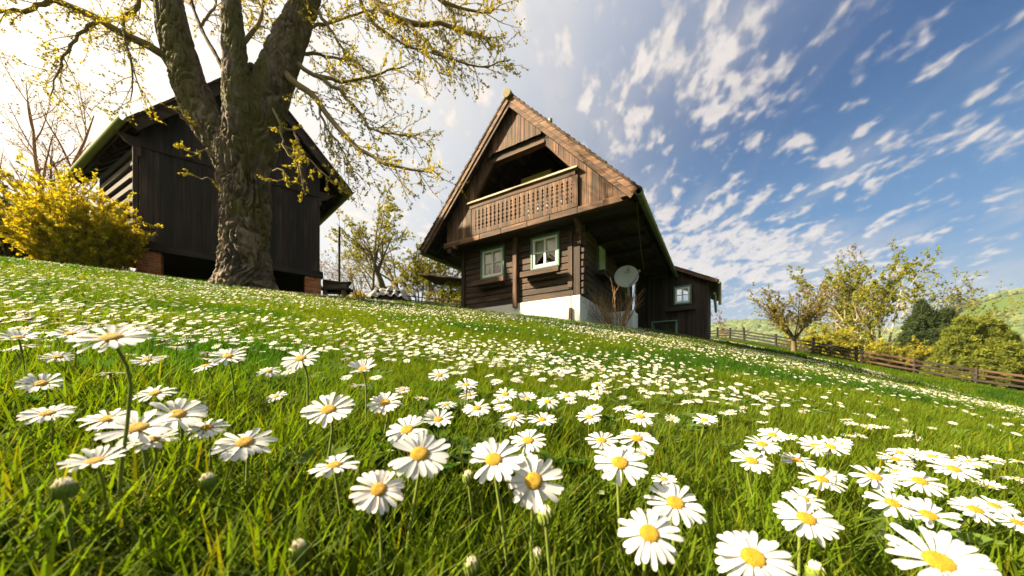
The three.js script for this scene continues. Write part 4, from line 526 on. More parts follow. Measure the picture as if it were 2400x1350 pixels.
  // named branches seen in the picture: [points x, y, Z], first radius, last radius in pixels
  const br = [
    [[[392, 140, 6.9], [372, 118, 6.8], [300, 85, 6.7], [225, 42, 6.6], [150, 8, 6.5], [60, -25, 6.4]], 10, 6], [[[235, 48, 6.6], [190, 75, 6.5], [160, 120, 6.4], [140, 160, 6.4], [118, 225, 6.3]], 4, 1.2], [[[120, 0, 6.5], [70, 20, 6.4], [0, 28, 6.3], [-80, 10, 6.2]], 5, 3], [[[400, 30, 6.9], [340, -10, 6.8], [312, 22, 6.7], [292, 45, 6.7], [288, 75, 6.6], [312, 170, 6.6], [306, 235, 6.6]], 6, 1],
    [[[672, 175, 7.1], [700, 200, 7.0], [745, 238, 6.9], [790, 300, 6.8], [840, 348, 6.7], [900, 382, 6.6], [960, 398, 6.6], [1018, 402, 6.6]], 9, 2], [[[700, 150, 7.2], [735, 172, 7.1], [790, 188, 7], [850, 187, 6.9], [900, 170, 6.9], [950, 155, 6.9]], 6, 1.5], [[[735, 175, 7.1], [790, 208, 7.0], [838, 258, 6.9], [872, 302, 6.9], [925, 318, 6.9], [985, 315, 6.9]], 5, 1.4], [[[712, 20, 7.4], [745, 30, 7.3], [772, 65, 7.2], [800, 110, 7.1], [815, 135, 7.1]], 6, 1.5],
    [[[800, -160, 7.5], [850, -30, 7.2], [905, 25, 7.0], [965, 55, 6.9], [1040, 58, 6.9], [1090, 76, 6.9], [1150, 92, 6.9]], 11, 2.5], [[[945, 45, 6.9], [985, 80, 6.8], [1010, 112, 6.8], [1060, 140, 6.8], [1125, 157, 6.8], [1192, 142, 6.8]], 5, 1.2], [[[820, -110, 7.4], [845, 0, 7.3], [872, 52, 7.2], [930, 96, 7.2], [990, 118, 7.2], [1050, 136, 7.2]], 6, 1.5], [[[850, -190, 7.5], [930, -80, 7], [1010, -10, 6.8], [1080, 20, 6.7], [1150, 30, 6.6]], 8, 2], [[[745, 240, 6.9], [760, 290, 6.8], [790, 330, 6.8], [815, 380, 6.8], [850, 420, 6.8]], 3.5, 1],
    [[[640, 255, 6.8], [655, 285, 6.6], [660, 330, 6.55], [680, 368, 6.5], [700, 400, 6.5]], 3, 1], [[[648, 340, 6.75], [690, 355, 6.6], [730, 375, 6.55], [760, 410, 6.5], [785, 432, 6.5]], 3, 1], [[[655, 300, 6.7], [690, 310, 6.6], [700, 350, 6.55], [705, 400, 6.5], [716, 455, 6.5]], 3, 1], [[[505, 365, 6.6], [470, 352, 6.5], [445, 358, 6.45], [430, 345, 6.4]], 2.2, 1], [[[512, 430, 6.5], [490, 420, 6.4], [468, 418, 6.4], [452, 412, 6.4]], 2, 1], [[[470, 300, 6.6], [440, 285, 6.5], [415, 262, 6.4], [400, 250, 6.4]], 2.4, 1], [[[640, 400, 6.6], [662, 395, 6.5], [668, 415, 6.5], [650, 425, 6.5]], 2, 1],
    [[[395, 0, 6.9], [330, -60, 6.6], [230, -100, 6.3], [100, -120, 6]], 10, 4], [[[540, -40, 6.9], [500, -120, 6.4], [440, -190, 6], [330, -240, 5.6]], 9, 3], [[[380, -110, 6.9], [260, -200, 6.6], [120, -260, 6.4]], 9, 3], [[[545, -150, 7], [640, -200, 6.6], [740, -210, 6.2], [850, -190, 6]], 9, 3], [[[760, -90, 7.5], [860, -150, 7.6], [980, -170, 7.8], [1100, -140, 8]], 10, 3], [[[450, 10, 7.6], [380, -40, 8], [300, -80, 8.4], [200, -90, 8.8]], 6, 2], [[[680, 90, 7.4], [740, 60, 7.8], [820, 40, 8.2], [920, 10, 8.6]], 6, 2], [[[690, 120, 7.4], [760, 130, 7.9], [840, 150, 8.3], [900, 220, 8.5]], 5, 1.5], [[[552, 120, 7.0], [600, 60, 7.4], [620, 0, 7.8], [640, -80, 8]], 6, 3], [[[470, 60, 7.6], [500, 20, 7.9], [520, -60, 8.2]], 4, 2], [[[640, 60, 7.4], [610, 10, 7.7], [590, -50, 8]], 4, 2]];
  const T = new Tubes(), TW = new Tubes(), leaves = [], rand = rng(99), o = { ...baseOpt, levels: 2, leafAt: 1, leaves: [7, 11], leafFrom: 0.1, leafSize: 0.7, kids: [5, 4], from: [0.15, 0.2], angle: [0.7, 0.8], ratio: [0.55, 0.5], rr: [0.6, 0.6], minR: 0.0026, wander: 0.42, lift: [-0.06, -0.03, 0.04] };
  for (const [pts, r0, r1] of br) {
    const v = pts.map(([x, y, Z]) => L(x, y, Z)), cv = new THREE.CatmullRomCurve3(v), N = 14, q = cv.getPoints(N), rad = q.map((_, i) => m(lerp(r0, r1, i / N))); for (let i = 1; i < N; i++) q[i].add(V((rand() - 0.5) * 0.05, (rand() - 0.5) * 0.05, (rand() - 0.5) * 0.05)); T.add(q, rad, 7);
    const len = cv.getLength(), n = Math.round(len * (r0 < 3.2 ? 5 : 8.5));
    for (let i = 0; i < n; i++) { const t = 0.12 + 0.88 * (i + rand()) / n, f = Math.min(N - 0.01, t * N), a = Math.floor(f), s = q[a].clone().lerp(q[a + 1], f - a), tan = q[a + 1].clone().sub(q[a]).normalize(), dir = tan.clone().multiplyScalar(0.7).add(V((rand() - 0.5) * 1.3, (rand() - 0.6) * 1.2, (rand() - 0.5) * 1.3)); grow(TW, leaves, s, dir, (r0 < 3.2 ? 0.16 : 0.34) + (r0 < 3.2 ? 0.2 : 0.55) * rand(), Math.min(0.0085, rad[a] * 0.5), 1, { ...o, kids: [0, r0 < 3.2 ? 2 : 4] }, rand); }
    leaves.push([q[N].x, q[N].y, q[N].z, 1]);
  }
  const twigM = std(rgb(0.22, 0.17, 0.06), 0.85); mesh('branches', T.geo(), std(rgb(0.16, 0.12, 0.05), 0.9), tree); const tw = mesh('twigs', TW.geo(), twigM, tree); tw.userData.kind = 'stuff';
  scatter('buds', bud3, leafMat(rgb(1, 1, 1), 0.62), leaves, tree, rand, [[0.5, 0.42, 0.02], [0.4, 0.37, 0.02], [0.54, 0.42, 0.025]]);
}
// ---------------------------------------------------------------- other trees, shrubs and hedges
{
  const bk = barkMat(0.12, 0.1, 0.05), bk2 = barkMat(0.16, 0.13, 0.07), bk3 = barkMat(0.2, 0.13, 0.09), light = barkMat(0.3, 0.26, 0.16);
  // between barn and house
  treeThing('leafing_tree', 'slim straight leafing tree just right of the wooden pole', onGround(877, 19), 6.6, 0.1, 11, { kids: [13, 6, 4], lift: [0.03, 0.08, 0.05], angle: [0.75, 0.7, 0.8], trunk: 0.95, leaves: [1, 4], from: [0.15, 0.2, 0.2], ratio: [0.34, 0.5, 0.5] }, bk, SPRING, bud5, 'trees between barn and farmhouse');
  treeThing('leafing_tree', 'thick stumpy forked tree between barn and farmhouse', onGround(912, 20), 6.2, 0.3, 12, { kids: [7, 6, 5], trunk: 0.55, from: [0.6, 0.2, 0.2], ratio: [0.8, 0.5, 0.45], lift: [0, 0.05, 0.02], leaves: [1, 4] }, bk, SPRING, bud5, 'trees between barn and farmhouse');
  treeThing('leafing_tree', 'curved leaning tree nearest the left eave of the farmhouse', onGround(952, 21), 7.4, 0.24, 13, { kids: [8, 6, 5], trunk: 0.7, wander: 0.5, lift: [0.05, 0.02, -0.02], ratio: [0.6, 0.5, 0.5], leaves: [1, 5] }, bk, SPRING, bud5, 'trees between barn and farmhouse', 1, 0.2);
  treeThing('bare_bush', 'bare grey bush behind the plank bench', onGround(778, 17), 2.6, 0.05, 14, { kids: [6, 5, 3], leaves: [0, 1], trunk: 0.7, category: 'bush' }, barkMat(0.25, 0.2, 0.17), PINKISH, bud3, null, 5);
  treeThing('bare_bush', 'twiggy bush by the foot of the slim tree', onGround(842, 18), 2.6, 0.05, 15, { kids: [6, 5, 3], leaves: [1, 2], trunk: 0.7, category: 'bush' }, bk2, SPRING, bud3, null, 5);
  treeThing('leafing_bush', 'loose green bush under the left eave of the farmhouse', onGround(1035, 20), 4.2, 0.07, 16, { kids: [6, 5, 4], leaves: [1, 3], trunk: 0.75, category: 'bush' }, bk2, SPRING, bud5, null, 5);
  treeThing('leafing_bush', 'spreading twiggy bush beneath the curved tree', onGround(990, 21.5), 3.4, 0.06, 26, { kids: [7, 5, 4], leaves: [1, 3], trunk: 0.75, category: 'bush' }, bk2, SPRING, bud5, null, 6);
  // right-hand side
  treeThing('fruit_tree', 'vase shaped fruit tree standing at the dark fence', onGround(1861, 25), 6.3, 0.19, 21, { kids: [17, 8, 6], trunk: 0.2, from: [0.72, 0.2, 0.2], tip: 0.7, ratio: [3.1, 0.34, 0.45], angle: [0.62, 0.6, 0.8], lift: [0, 0.05, 0.08, 0.04], leaves: [2, 5], leafSize: 1.2, wander: 0.22, rr: [0.36, 0.45, 0.5] }, bk, [...SPRING, ...PINKISH], bud5, null, 1, 0.03);
  treeThing('tall_tree', 'tallest green tree with several pale trunks beyond the fence', onGround(2052, 31), 10.8, 0.15, 22, { kids: [10, 6, 5], trunk: 0.88, from: [0.25, 0.2, 0.2], ratio: [0.42, 0.5, 0.45], angle: [0.6, 0.7, 0.8], lift: [0.03, 0.09, 0.05], leaves: [3, 6], leafSize: 1.8 }, light, GREENS, bud5, null, 5);
  treeThing('tall_tree', 'thin tree with reddish upper twigs left of the tallest tree', onGround(1985, 33), 10.2, 0.16, 23, { kids: [11, 7, 5], trunk: 0.95, from: [0.3, 0.2, 0.2], ratio: [0.36, 0.5, 0.45], lift: [0.03, 0.1, 0.05], leaves: [1, 3], leafSize: 1.5 }, bk3, [...PINKISH, ...GREENS], bud5, null, 2);
  treeThing('tall_tree', 'open tree rising behind the dark evergreen', onGround(2232, 32), 10.2, 0.16, 24, { kids: [10, 6, 5], trunk: 0.85, from: [0.35, 0.2, 0.2], ratio: [0.5, 0.5, 0.45], angle: [0.8, 0.7, 0.8], lift: [0.02, 0.04, 0.02], leaves: [1, 4], leafSize: 1.5 }, bk2, GREENS, bud5, null, 2);
  treeThing('sapling', 'small bare sapling beyond the corner of the annex', onGround(1692, 42), 5.4, 0.05, 25, { kids: [8, 5, 4], trunk: 0.95, ratio: [0.26, 0.5, 0.5], leaves: [1, 2], from: [0.3, 0.2, 0.2] }, bk3, PINKISH, bud5);
  treeThing('sapling', 'second spindly sapling right of the small bare one', onGround(1718, 44), 5.2, 0.05, 27, { kids: [8, 5, 4], trunk: 0.95, ratio: [0.26, 0.5, 0.5], leaves: [1, 2], from: [0.3, 0.2, 0.2] }, bk3, PINKISH, bud5);
  // left, towards the sun
  treeThing('bare_tree', 'thin bare tree with reddish twigs at the far left', onGround(82, 13), 7.4, 0.14, 31, { kids: [13, 7, 5], trunk: 0.92, from: [0.25, 0.2, 0.2], ratio: [0.3, 0.5, 0.45], lift: [0.02, 0.08, 0.05], leaves: [0, 1], angle: [0.75, 0.7, 0.7] }, barkMat(0.3, 0.17, 0.09), PINKISH, bud3, 'bare trees left of the barn', 1, 0.04);
  treeThing('bare_tree', 'leaning bare tree beside the left gutter of the barn', onGround(138, 13.5), 6.6, 0.12, 32, { kids: [12, 7, 5], trunk: 0.92, from: [0.25, 0.2, 0.2], ratio: [0.34, 0.5, 0.45], lift: [0.02, 0.08, 0.05], leaves: [0, 1], angle: [0.75, 0.7, 0.7] }, barkMat(0.3, 0.17, 0.09), PINKISH, bud3, 'bare trees left of the barn', 1, 0.16);
  // shrubs: many arching stems clothed with leaves
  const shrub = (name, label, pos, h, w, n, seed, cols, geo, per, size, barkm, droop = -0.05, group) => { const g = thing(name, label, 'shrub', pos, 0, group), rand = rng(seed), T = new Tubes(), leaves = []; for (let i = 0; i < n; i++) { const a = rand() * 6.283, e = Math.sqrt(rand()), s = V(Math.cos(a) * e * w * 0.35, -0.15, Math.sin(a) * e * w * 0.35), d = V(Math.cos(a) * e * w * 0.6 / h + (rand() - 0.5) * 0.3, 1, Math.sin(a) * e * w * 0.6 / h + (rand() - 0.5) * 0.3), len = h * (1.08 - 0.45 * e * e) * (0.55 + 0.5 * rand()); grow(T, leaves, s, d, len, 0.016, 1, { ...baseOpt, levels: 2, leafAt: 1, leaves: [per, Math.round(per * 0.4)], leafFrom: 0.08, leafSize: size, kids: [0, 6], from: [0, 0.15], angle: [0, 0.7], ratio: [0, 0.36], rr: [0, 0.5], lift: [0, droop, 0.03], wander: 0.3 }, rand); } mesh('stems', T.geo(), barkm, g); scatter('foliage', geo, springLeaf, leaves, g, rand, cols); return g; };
  const YEL = [[0.62, 0.48, 0.014], [0.54, 0.45, 0.015], [0.4, 0.36, 0.015]];
  shrub('golden_shrub', 'big golden green shrub at the left corner of the barn', onGround(185, 8.6), 2.35, 1.45, 150, 41, YEL, bud5, 26, 1.0, bk2);
  shrub('golden_shrub', 'low golden shrub hugging the brick pier of the barn', onGround(238, 8.9), 1.5, 0.5, 40, 42, YEL, bud5, 20, 0.9, bk2);
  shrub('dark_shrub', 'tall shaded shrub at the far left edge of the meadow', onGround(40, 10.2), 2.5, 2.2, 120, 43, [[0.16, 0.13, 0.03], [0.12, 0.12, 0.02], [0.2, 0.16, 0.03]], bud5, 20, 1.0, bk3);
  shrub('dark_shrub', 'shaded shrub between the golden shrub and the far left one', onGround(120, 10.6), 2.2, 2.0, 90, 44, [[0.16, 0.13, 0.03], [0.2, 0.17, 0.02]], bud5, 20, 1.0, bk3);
  for (const [px, Z, h, label, sd] of [[832, 20, 1.1, 'bright yellow hedge shrub right behind the plank bench', 51], [868, 21, 1.0, 'bright yellow hedge shrub at the foot of the slim tree', 52], [905, 22, 1.0, 'bright yellow hedge shrub behind the covered woodpile', 53]]) shrub('yellow_shrub', label, onGround(px, Z), h, 1.7, 60, sd, [[0.5, 0.36, 0.01], [0.4, 0.32, 0.01]], bud5, 16, 1.1, bk2, -0.02, 'yellow hedge shrubs');
  // right: bushes behind the fence
  for (const [px, Z, h, w, label, sd, cols] of [[1920, 29, 3.0, 4, 'yellow green bush behind the fence right of the fruit tree', 61, SPRING], [2010, 27, 2.2, 4, 'low mixed bush behind the thick fence post', 62, SPRING], [2092, 27.5, 3.0, 4, 'light green bush left of the dark evergreen', 63, SPRING], [1752, 40, 2.3, 3, 'small yellow bush in the valley beyond the annex fence', 64, [[0.3, 0.28, 0.015]]], [1800, 42, 2.4, 5, 'low green bush left behind the fruit tree', 65, GREENS], [1965, 34, 4.4, 5, 'tall loose bush below the reddish twigged tree', 66, SPRING]]) shrub('roadside_bush', label, onGround(px, Z, -0.2), h, w, 70, sd, cols, spray, 16, 1.35, bk2);
  const lobed = (name, label, pos, lobes, seed, cols, n, geo, size) => { const g = thing(name, label, 'bush', pos), rand = rng(seed), T = new Tubes(), list = []; for (const [lx, lz, h, r] of lobes) { T.add([V(lx, -0.3, lz), V(lx, h * 0.5, lz), V(lx, h * 0.95, lz)], [0.09, 0.06, 0.02], 6); const k = Math.round(n * 0.11 * r * h); for (let i = 0; i < k; i++) { const t = Math.pow(rand(), 1.15), a = rand() * 6.283, prof = Math.pow(1 - t, 0.62) * (0.8 + 0.2 * smooth(t, 0, 0.2)) + 0.05, L = r * prof * (0.75 + 0.5 * rand()), s = V(lx, t * h * 0.86, lz), e = s.clone().add(V(Math.cos(a) * L, 0.16 * h * (0.4 + 0.6 * rand()) + 0.35 * L, Math.sin(a) * L)); T.add([s, e], [0.018, 0.005], 4); for (let q = 0; q < 12; q++) { const f = 0.45 + 0.55 * Math.sqrt(rand()), w = 0.1 + 0.16 * (1 - f); list.push([lerp(s.x, e.x, f) + (rand() - 0.5) * w * 2, lerp(s.y, e.y, f) + (rand() - 0.5) * w, lerp(s.z, e.z, f) + (rand() - 0.5) * w * 2, size * (0.5 + 0.6 * rand())]); } } } mesh('trunk', T.geo(), bk, g); scatter('crown', geo, springLeaf, list, g, rand, cols); return g; };
  lobed('evergreen_bush', 'dark green evergreen with several pointed tops behind the fence', onGround(2172, 27.5, -0.3), [[-1.1, 0, 5.4, 1.0], [0.1, -0.4, 6.7, 1.05], [1.3, 0.2, 6.1, 1.0], [0.5, 0.9, 4.6, 1.1], [-2.0, 0.4, 4.0, 0.9], [2.3, 0.3, 4.9, 0.9], [-0.5, 0.8, 4.2, 1.0], [1.8, 0.9, 3.8, 0.9], [-1.5, 0.9, 3.0, 0.9], [0.7, -0.2, 5.9, 0.9]], 71, [[0.03, 0.06, 0.014], [0.045, 0.08, 0.014], [0.06, 0.09, 0.014]], 420, sprayFine, 1.5);
  lobed('light_bush', 'sunlit yellow green evergreen at the right behind the fence', onGround(2290, 22.5, -0.2), [[-2.5, 0.2, 3.1, 0.75], [-1.8, 0.1, 4.1, 0.8], [-0.9, 0, 4.9, 0.85], [0, -0.2, 4.5, 0.8], [0.7, -0.1, 5.0, 0.85], [1.5, 0, 4.4, 0.8], [2.1, 0.2, 3.6, 0.75], [0.0, 0.8, 3.2, 0.9], [-1.2, 0.8, 2.8, 0.85], [1.1, 0.8, 3.0, 0.85], [-2.2, 0.7, 2.1, 0.7], [-0.5, 1.2, 2.2, 0.8], [1.8, 0.9, 2.3, 0.75]], 72, [[0.19, 0.23, 0.015], [0.24, 0.26, 0.015], [0.12, 0.16, 0.015]], 460, sprayFine, 1.3);
  lobed('light_bush', 'green evergreen cut by the right edge of the picture', onGround(2400, 22, -0.2), [[0, 0, 3.3, 1.2], [1.2, 0.2, 3.6, 1.3], [0.6, 0.9, 2.2, 1.2]], 73, [[0.08, 0.11, 0.016], [0.06, 0.09, 0.016]], 420, sprayFine, 1.3);
  // bare shrub at the white plinth
  { const pos = onGround(1447, 10.6), g = thing('bare_shrub', 'leafless brown shrub in front of the white plinth below the dish', 'shrub', pos), rand = rng(81), T = new Tubes(); for (let i = 0; i < 26; i++) { const a = rand() * 6.283, e = Math.pow(rand(), 0.6), s = V(Math.cos(a) * 0.1, -0.1, Math.sin(a) * 0.1), d = V(Math.cos(a) * e * 1.2, 0.7 + 0.4 * rand(), Math.sin(a) * e * 0.8); grow(T, [], s, d, 0.95 + 0.55 * rand(), 0.018, 1, { ...baseOpt, levels: 2, leafAt: 9, kids: [0, 5], from: [0, 0.3], angle: [0, 0.55], ratio: [0, 0.5], rr: [0, 0.75], lift: [0, 0.1, 0.14], wander: 0.4, minR: 0.009 }, rand); } mesh('stems', T.geo(), std(rgb(0.3, 0.18, 0.08), 0.8), g); }
}
// ---------------------------------------------------------------- fences
{
  const fenceDark = woodSet([[32, 26, 22], [26, 22, 19]], 0.85, 1100);
  const fence = (name, label, pts, sp, rails, ph, mats, seed) => {
    const rand = rng(seed), A = pts[0], g = thing(name, label, 'fence', V(A[0], ground(A[0], -A[1]), -A[1])), o = g.position, posts = [];
    for (let k = 0; k + 1 < pts.length; k++) { const [x0, z0] = pts[k], [x1, z1] = pts[k + 1], L = Math.hypot(x1 - x0, z1 - z0), n = Math.round(L / sp); for (let i = 0; i < n + (k + 2 === pts.length ? 1 : 0); i++) posts.push(V(lerp(x0, x1, i / n), 0, -lerp(z0, z1, i / n))); }
    posts.forEach((p) => { p.y = ground(p.x, p.z); });
    posts.forEach((p, i) => { const h = ph * (0.94 + 0.14 * rand()), q = p.clone().sub(o), tall = i % 2 === 0; mesh('post', bevel(0.15, h + 0.3, 0.13, 0.015, 'y', rand() * 3), pick(mats, rand), g, V(q.x, q.y + (h - 0.3) / 2, q.z)).rotation.set((rand() - 0.5) * 0.08, rand() * 0.5, (rand() - 0.5) * 0.08); if (i + 1 < posts.length) for (const ry of rails) { const a = q.clone().add(V(0, ry + (rand() - 0.5) * 0.05, 0.11)), e = posts[i + 1].clone().sub(o).add(V(0, ry + (rand() - 0.5) * 0.05, 0.11)), ext = e.clone().sub(a).normalize().multiplyScalar(0.05); mesh('rail', beamGeo(a.sub(ext), e.add(ext), 0.045, 0.12, V(0, 1, 0), rand() * 3, 0.008), pick(mats, rand), g); } });
    return g;
  };
  fence('plank_fence', 'dark four rail wooden fence running from the annex past the fruit tree', [[20.6, 40], [20.4, 30], [24, 23.8]], 2.1, [0.25, 0.5, 0.75, 1.0], 1.3, fenceDark, 5);
  fence('rail_fence', 'weathered brown rail fence at the right below the evergreens', [[24.1, 23.5], [27.2, 20], [29.5, 17.2], [31, 13]], 2.2, [0.4, 0.72, 1.02], 1.2, [gableWood[3], darkWood[0]], 6);
}
// ---------------------------------------------------------------- woodpile, garden fence and shed between the buildings
{
  const b = onGround(915, 16), g = thing('covered_woodpile', 'woodpile covered by a grey plastic sheet left of the garden shed', 'woodpile', b, 0.2), rand = rng(17), lg = new THREE.CylinderGeometry(0.075, 0.08, 1, 9); lg.rotateX(Math.PI / 2);
  for (let r = 0; r < 4; r++) for (let i = 0; i < 10 - r; i++) { const m = mesh('log', lg, pick(greyWood.concat(darkWood), rand), g, V(-0.7 + i * 0.152 + r * 0.076, 0.06 + r * 0.135, (rand() - 0.5) * 0.08)); m.scale.setScalar(0.9 + 0.15 * rand()); m.scale.z = 1; }
  const N = 30, pos = [], idx = []; for (let i = 0; i <= N; i++) for (let j = 0; j <= 14; j++) { const u = i / N * 2 - 1, v = j / 14 * 2 - 1, edge = smooth(Math.abs(v), 0.62, 1), e2 = smooth(Math.abs(u), 0.75, 1); pos.push(u * 0.95, 0.66 - 0.34 * edge - 0.22 * e2 - 0.16 * Math.abs(u) + 0.3 * (fbm(u * 4 + 5, v * 3, 0, 4) - 0.5) + 0.05 * Math.sin(u * 19 + 3 * v), v * 0.6); if (i < N && j < 14) { const a = i * 15 + j; idx.push(a, a + 1, a + 15, a + 1, a + 16, a + 15); } } const sg = new THREE.BufferGeometry(); sg.setAttribute('position', new THREE.Float32BufferAttribute(pos, 3)); sg.setIndex(idx); sg.computeVertexNormals(); mesh('plastic_sheet', sg, new THREE.MeshPhysicalMaterial({ color: rgb(0.3, 0.3, 0.3), roughness: 0.4, side: THREE.DoubleSide, clearcoat: 0.3 }), g);
  const s = onGround(1050, 17.5), sh = thing('garden_shed', 'small open shed with a tiled lean-to roof behind the farmhouse corner', 'shed', s, -0.15);
  for (const [x, z] of [[-0.85, 0.5], [0.4, 0.5], [1.6, 0.5], [-0.85, -1], [1.6, -1]]) box(sh, 'post', greyWood[1], x - 0.05, x + 0.05, -0.2, 1.2 - 0.12 * x, z - 0.05, z + 0.05, 'y'); for (const y of [0.35, 0.7]) box(sh, 'rail', greyWood[0], -0.9, 1.65, y, y + 0.09, 0.56, 0.6, 'x');
  const rt = (x, z, o) => [x, 1.42 - 0.14 * x - 0.06 * z + o, z]; for (let i = 0; i < 7; i++) { const x0 = -1.15 + i * 0.45, x1 = x0 + 0.47, o = 0.02 * (i % 2); mesh('tile_course', slab([rt(x0, -1.4, 0.06 + o), rt(x1, -1.4, 0.06 + o), rt(x1, 1, 0.06 + o), rt(x0, 1, 0.06 + o)], [rt(x0, -1.4, o), rt(x1, -1.4, o), rt(x1, 1, o), rt(x0, 1, o)]), tileMat[i % 3], sh); } box(sh, 'rear_wall', darkWood[0], -0.9, 1.65, -0.1, 1.15, -1.05, -1.0, 'x');
  const iv = thing('ivy', 'green ivy climbing over the open side of the garden shed', 'ivy', V(s.x, s.y, s.z), -0.15), list = [], T = new Tubes(); for (let i = 0; i < 900; i++) { const x = -1.0 + 2.7 * rand(), t = rand(), y = t * (1.25 - 0.12 * x) * (0.75 + 0.4 * noise(x * 3, 1.5)); if (noise(x * 2.2 + 3, y * 2.4) < 0.36) continue; list.push([x, y, 0.62 + 0.22 * rand() * (1 - t * 0.3), 0.9 + 0.6 * rand()]); } for (let i = 0; i < 14; i++) { const x = -0.9 + 2.5 * rand(); T.add([V(x, -0.1, 0.72), V(x + 0.1, 0.5, 0.7), V(x - 0.1, 1.1, 0.68)], [0.012, 0.01, 0.005], 4); } mesh('vines', T.geo(), barkMat(0.15, 0.12, 0.08), iv); scatter('leaves', bud5, springLeaf, list, iv, rand, GREENS);
  const f0 = onGround(958, 15.5), gf = thing('stake_fence', 'rough stake fence in front of the garden shed', 'fence', f0); for (let i = 0; i < 9; i++) mesh('stake', tube([V(i * 0.27, -0.15, -0.1 * i), V(i * 0.27 + 0.02, 0.42 + 0.16 * rand(), -0.1 * i)], [0.03, 0.024], 6), pick(greyWood, rand), gf); for (const y of [0.2, 0.38]) mesh('rail', tube([V(-0.1, y, 0.05), V(2.3, y - 0.05, -0.78)], [0.025, 0.02], 6), greyWood[0], gf);
  const t0 = P(1558, 772, 11.8), tb = thing('garden_table', 'small green framed garden table in the shade beside the plinth', 'table', V(t0.x, ground(t0.x, t0.z), t0.z), -0.5); const tt = 0.42; box(tb, 'table_top', greenPaint, -0.4, 0.4, tt, tt + 0.03, -0.3, 0.3, 'x'); for (const [x, z] of [[-0.37, -0.27], [0.37, -0.27], [-0.37, 0.27], [0.37, 0.27]]) box(tb, 'leg', greenPaint, x - 0.02, x + 0.02, -0.15, tt - 0.002, z - 0.02, z + 0.02, 'y');
}
// ---------------------------------------------------------------- woods on the hills
{
  const rand = rng(55), geos = new THREE.IcosahedronGeometry(1, 2), p = geos.attributes.position; for (let i = 0; i < p.count; i++) { const x = p.getX(i), y = p.getY(i), z = p.getZ(i), k = 0.75 + 0.55 * noise(x * 2.3 + 7, y * 2.3 + 3, z * 2.3 + 5); p.setXYZ(i, x * k, (y * k + 0.6), z * k); } geos.computeVertexNormals();
  const list = []; for (let i = 0; i < 60000 && list.length < 9000; i++) { const az = (20 + 46 * rand()) * Math.PI / 180, r = 150 + 1150 * Math.sqrt(rand()), x = Math.sin(az) * r, z = -Math.cos(az) * r; const f = fbm(x * 0.006 + 3, z * 0.006, 7, 3); if (f < 0.45 - 0.06 * smooth(r, 700, 1200)) continue; list.push([x, ground(x, z) - 0.5, z, 4.5 + 4.5 * rand()]); }
  const m = scatter('hillside_woods', geos, std(rgb(1, 1, 1), 1), list, scene, rand, [[0.045, 0.075, 0.022], [0.065, 0.095, 0.026], [0.035, 0.06, 0.02], [0.08, 0.1, 0.03]], 'stuff', 0.2); tag(m, 'patches of spring woodland on the far hills', 'woodland', null, 'stuff');
}
// ---------------------------------------------------------------- grass
const underBuilding = (x, z) => { const dx = x - 1.975, dz = z + 10, a = dx * 0.8518 + dz * 0.52387, b = dx * -0.52387 + dz * 0.8518; if (a > -4.4 && a < 0.05 && b < 0.04 && b > -7) return true; if (a > 0.1 && a < 3 && b < -7 && b > -11) return true; const bx = x - barnA.x, bz = z - barnA.z, c = bx * BBu.x + bz * BBu.z, d = bx * BBn.x + bz * BBn.z; return c > 0.1 && c < 4.4 && d < -0.25 && d > -3.6; };
function blades(seed, n, foot, h0, h1, w, bend) {
  const r = rng(seed), pos = [], idx = [], col = [];
  for (let i = 0; i < n; i++) { const a = r() * 6.283, e = Math.sqrt(r()) * foot, x = Math.cos(a) * e, z = Math.sin(a) * e, th = r() * 6.283, h = lerp(h0, h1, r()), bw = w * (0.6 + 0.7 * r()), lean = bend * (0.25 + r()), sx = Math.cos(th), sz = Math.sin(th), px = -sz, pz = sx, b = pos.length / 3; const k = 0.72 + 0.5 * r(), yl = r() < 0.1 ? 1.5 : 1;
    for (const [t, ww] of [[0, 1], [0.4, 0.9], [0.75, 0.6]]) { const o = lean * h * t * t, y = h * t * (1 - 0.18 * lean * t); pos.push(x + sx * o + px * bw * ww / 2, y - 0.004, z + sz * o + pz * bw * ww / 2, x + sx * o - px * bw * ww / 2, y - 0.004, z + sz * o - pz * bw * ww / 2); } pos.push(x + sx * lean * h, h * (1 - 0.18 * lean), z + sz * lean * h); const straw = r() < 0.003; for (let q = 0; q < 7; q++) straw ? col.push(3.2, 1.5, 14) : col.push(k * yl, k, k); idx.push(b, b + 1, b + 2, b + 1, b + 3, b + 2, b + 2, b + 3, b + 4, b + 3, b + 5, b + 4, b + 4, b + 5, b + 6); }
  const g = new THREE.BufferGeometry(); g.setAttribute('position', new THREE.Float32BufferAttribute(pos, 3)); g.setAttribute('color', new THREE.Float32BufferAttribute(col, 3)); g.setIndex(idx); g.computeVertexNormals(); return g;
}
const grassMat = leafMat(rgb(1, 1, 1), 0.6, { vertexColors: true, roughness: 0.9, specularIntensity: 0.12 });
const GA = rgb(0.036, 0.11, 0.003), GB = rgb(0.13, 0.185, 0.003), GC = rgb(0.055, 0.145, 0.003);
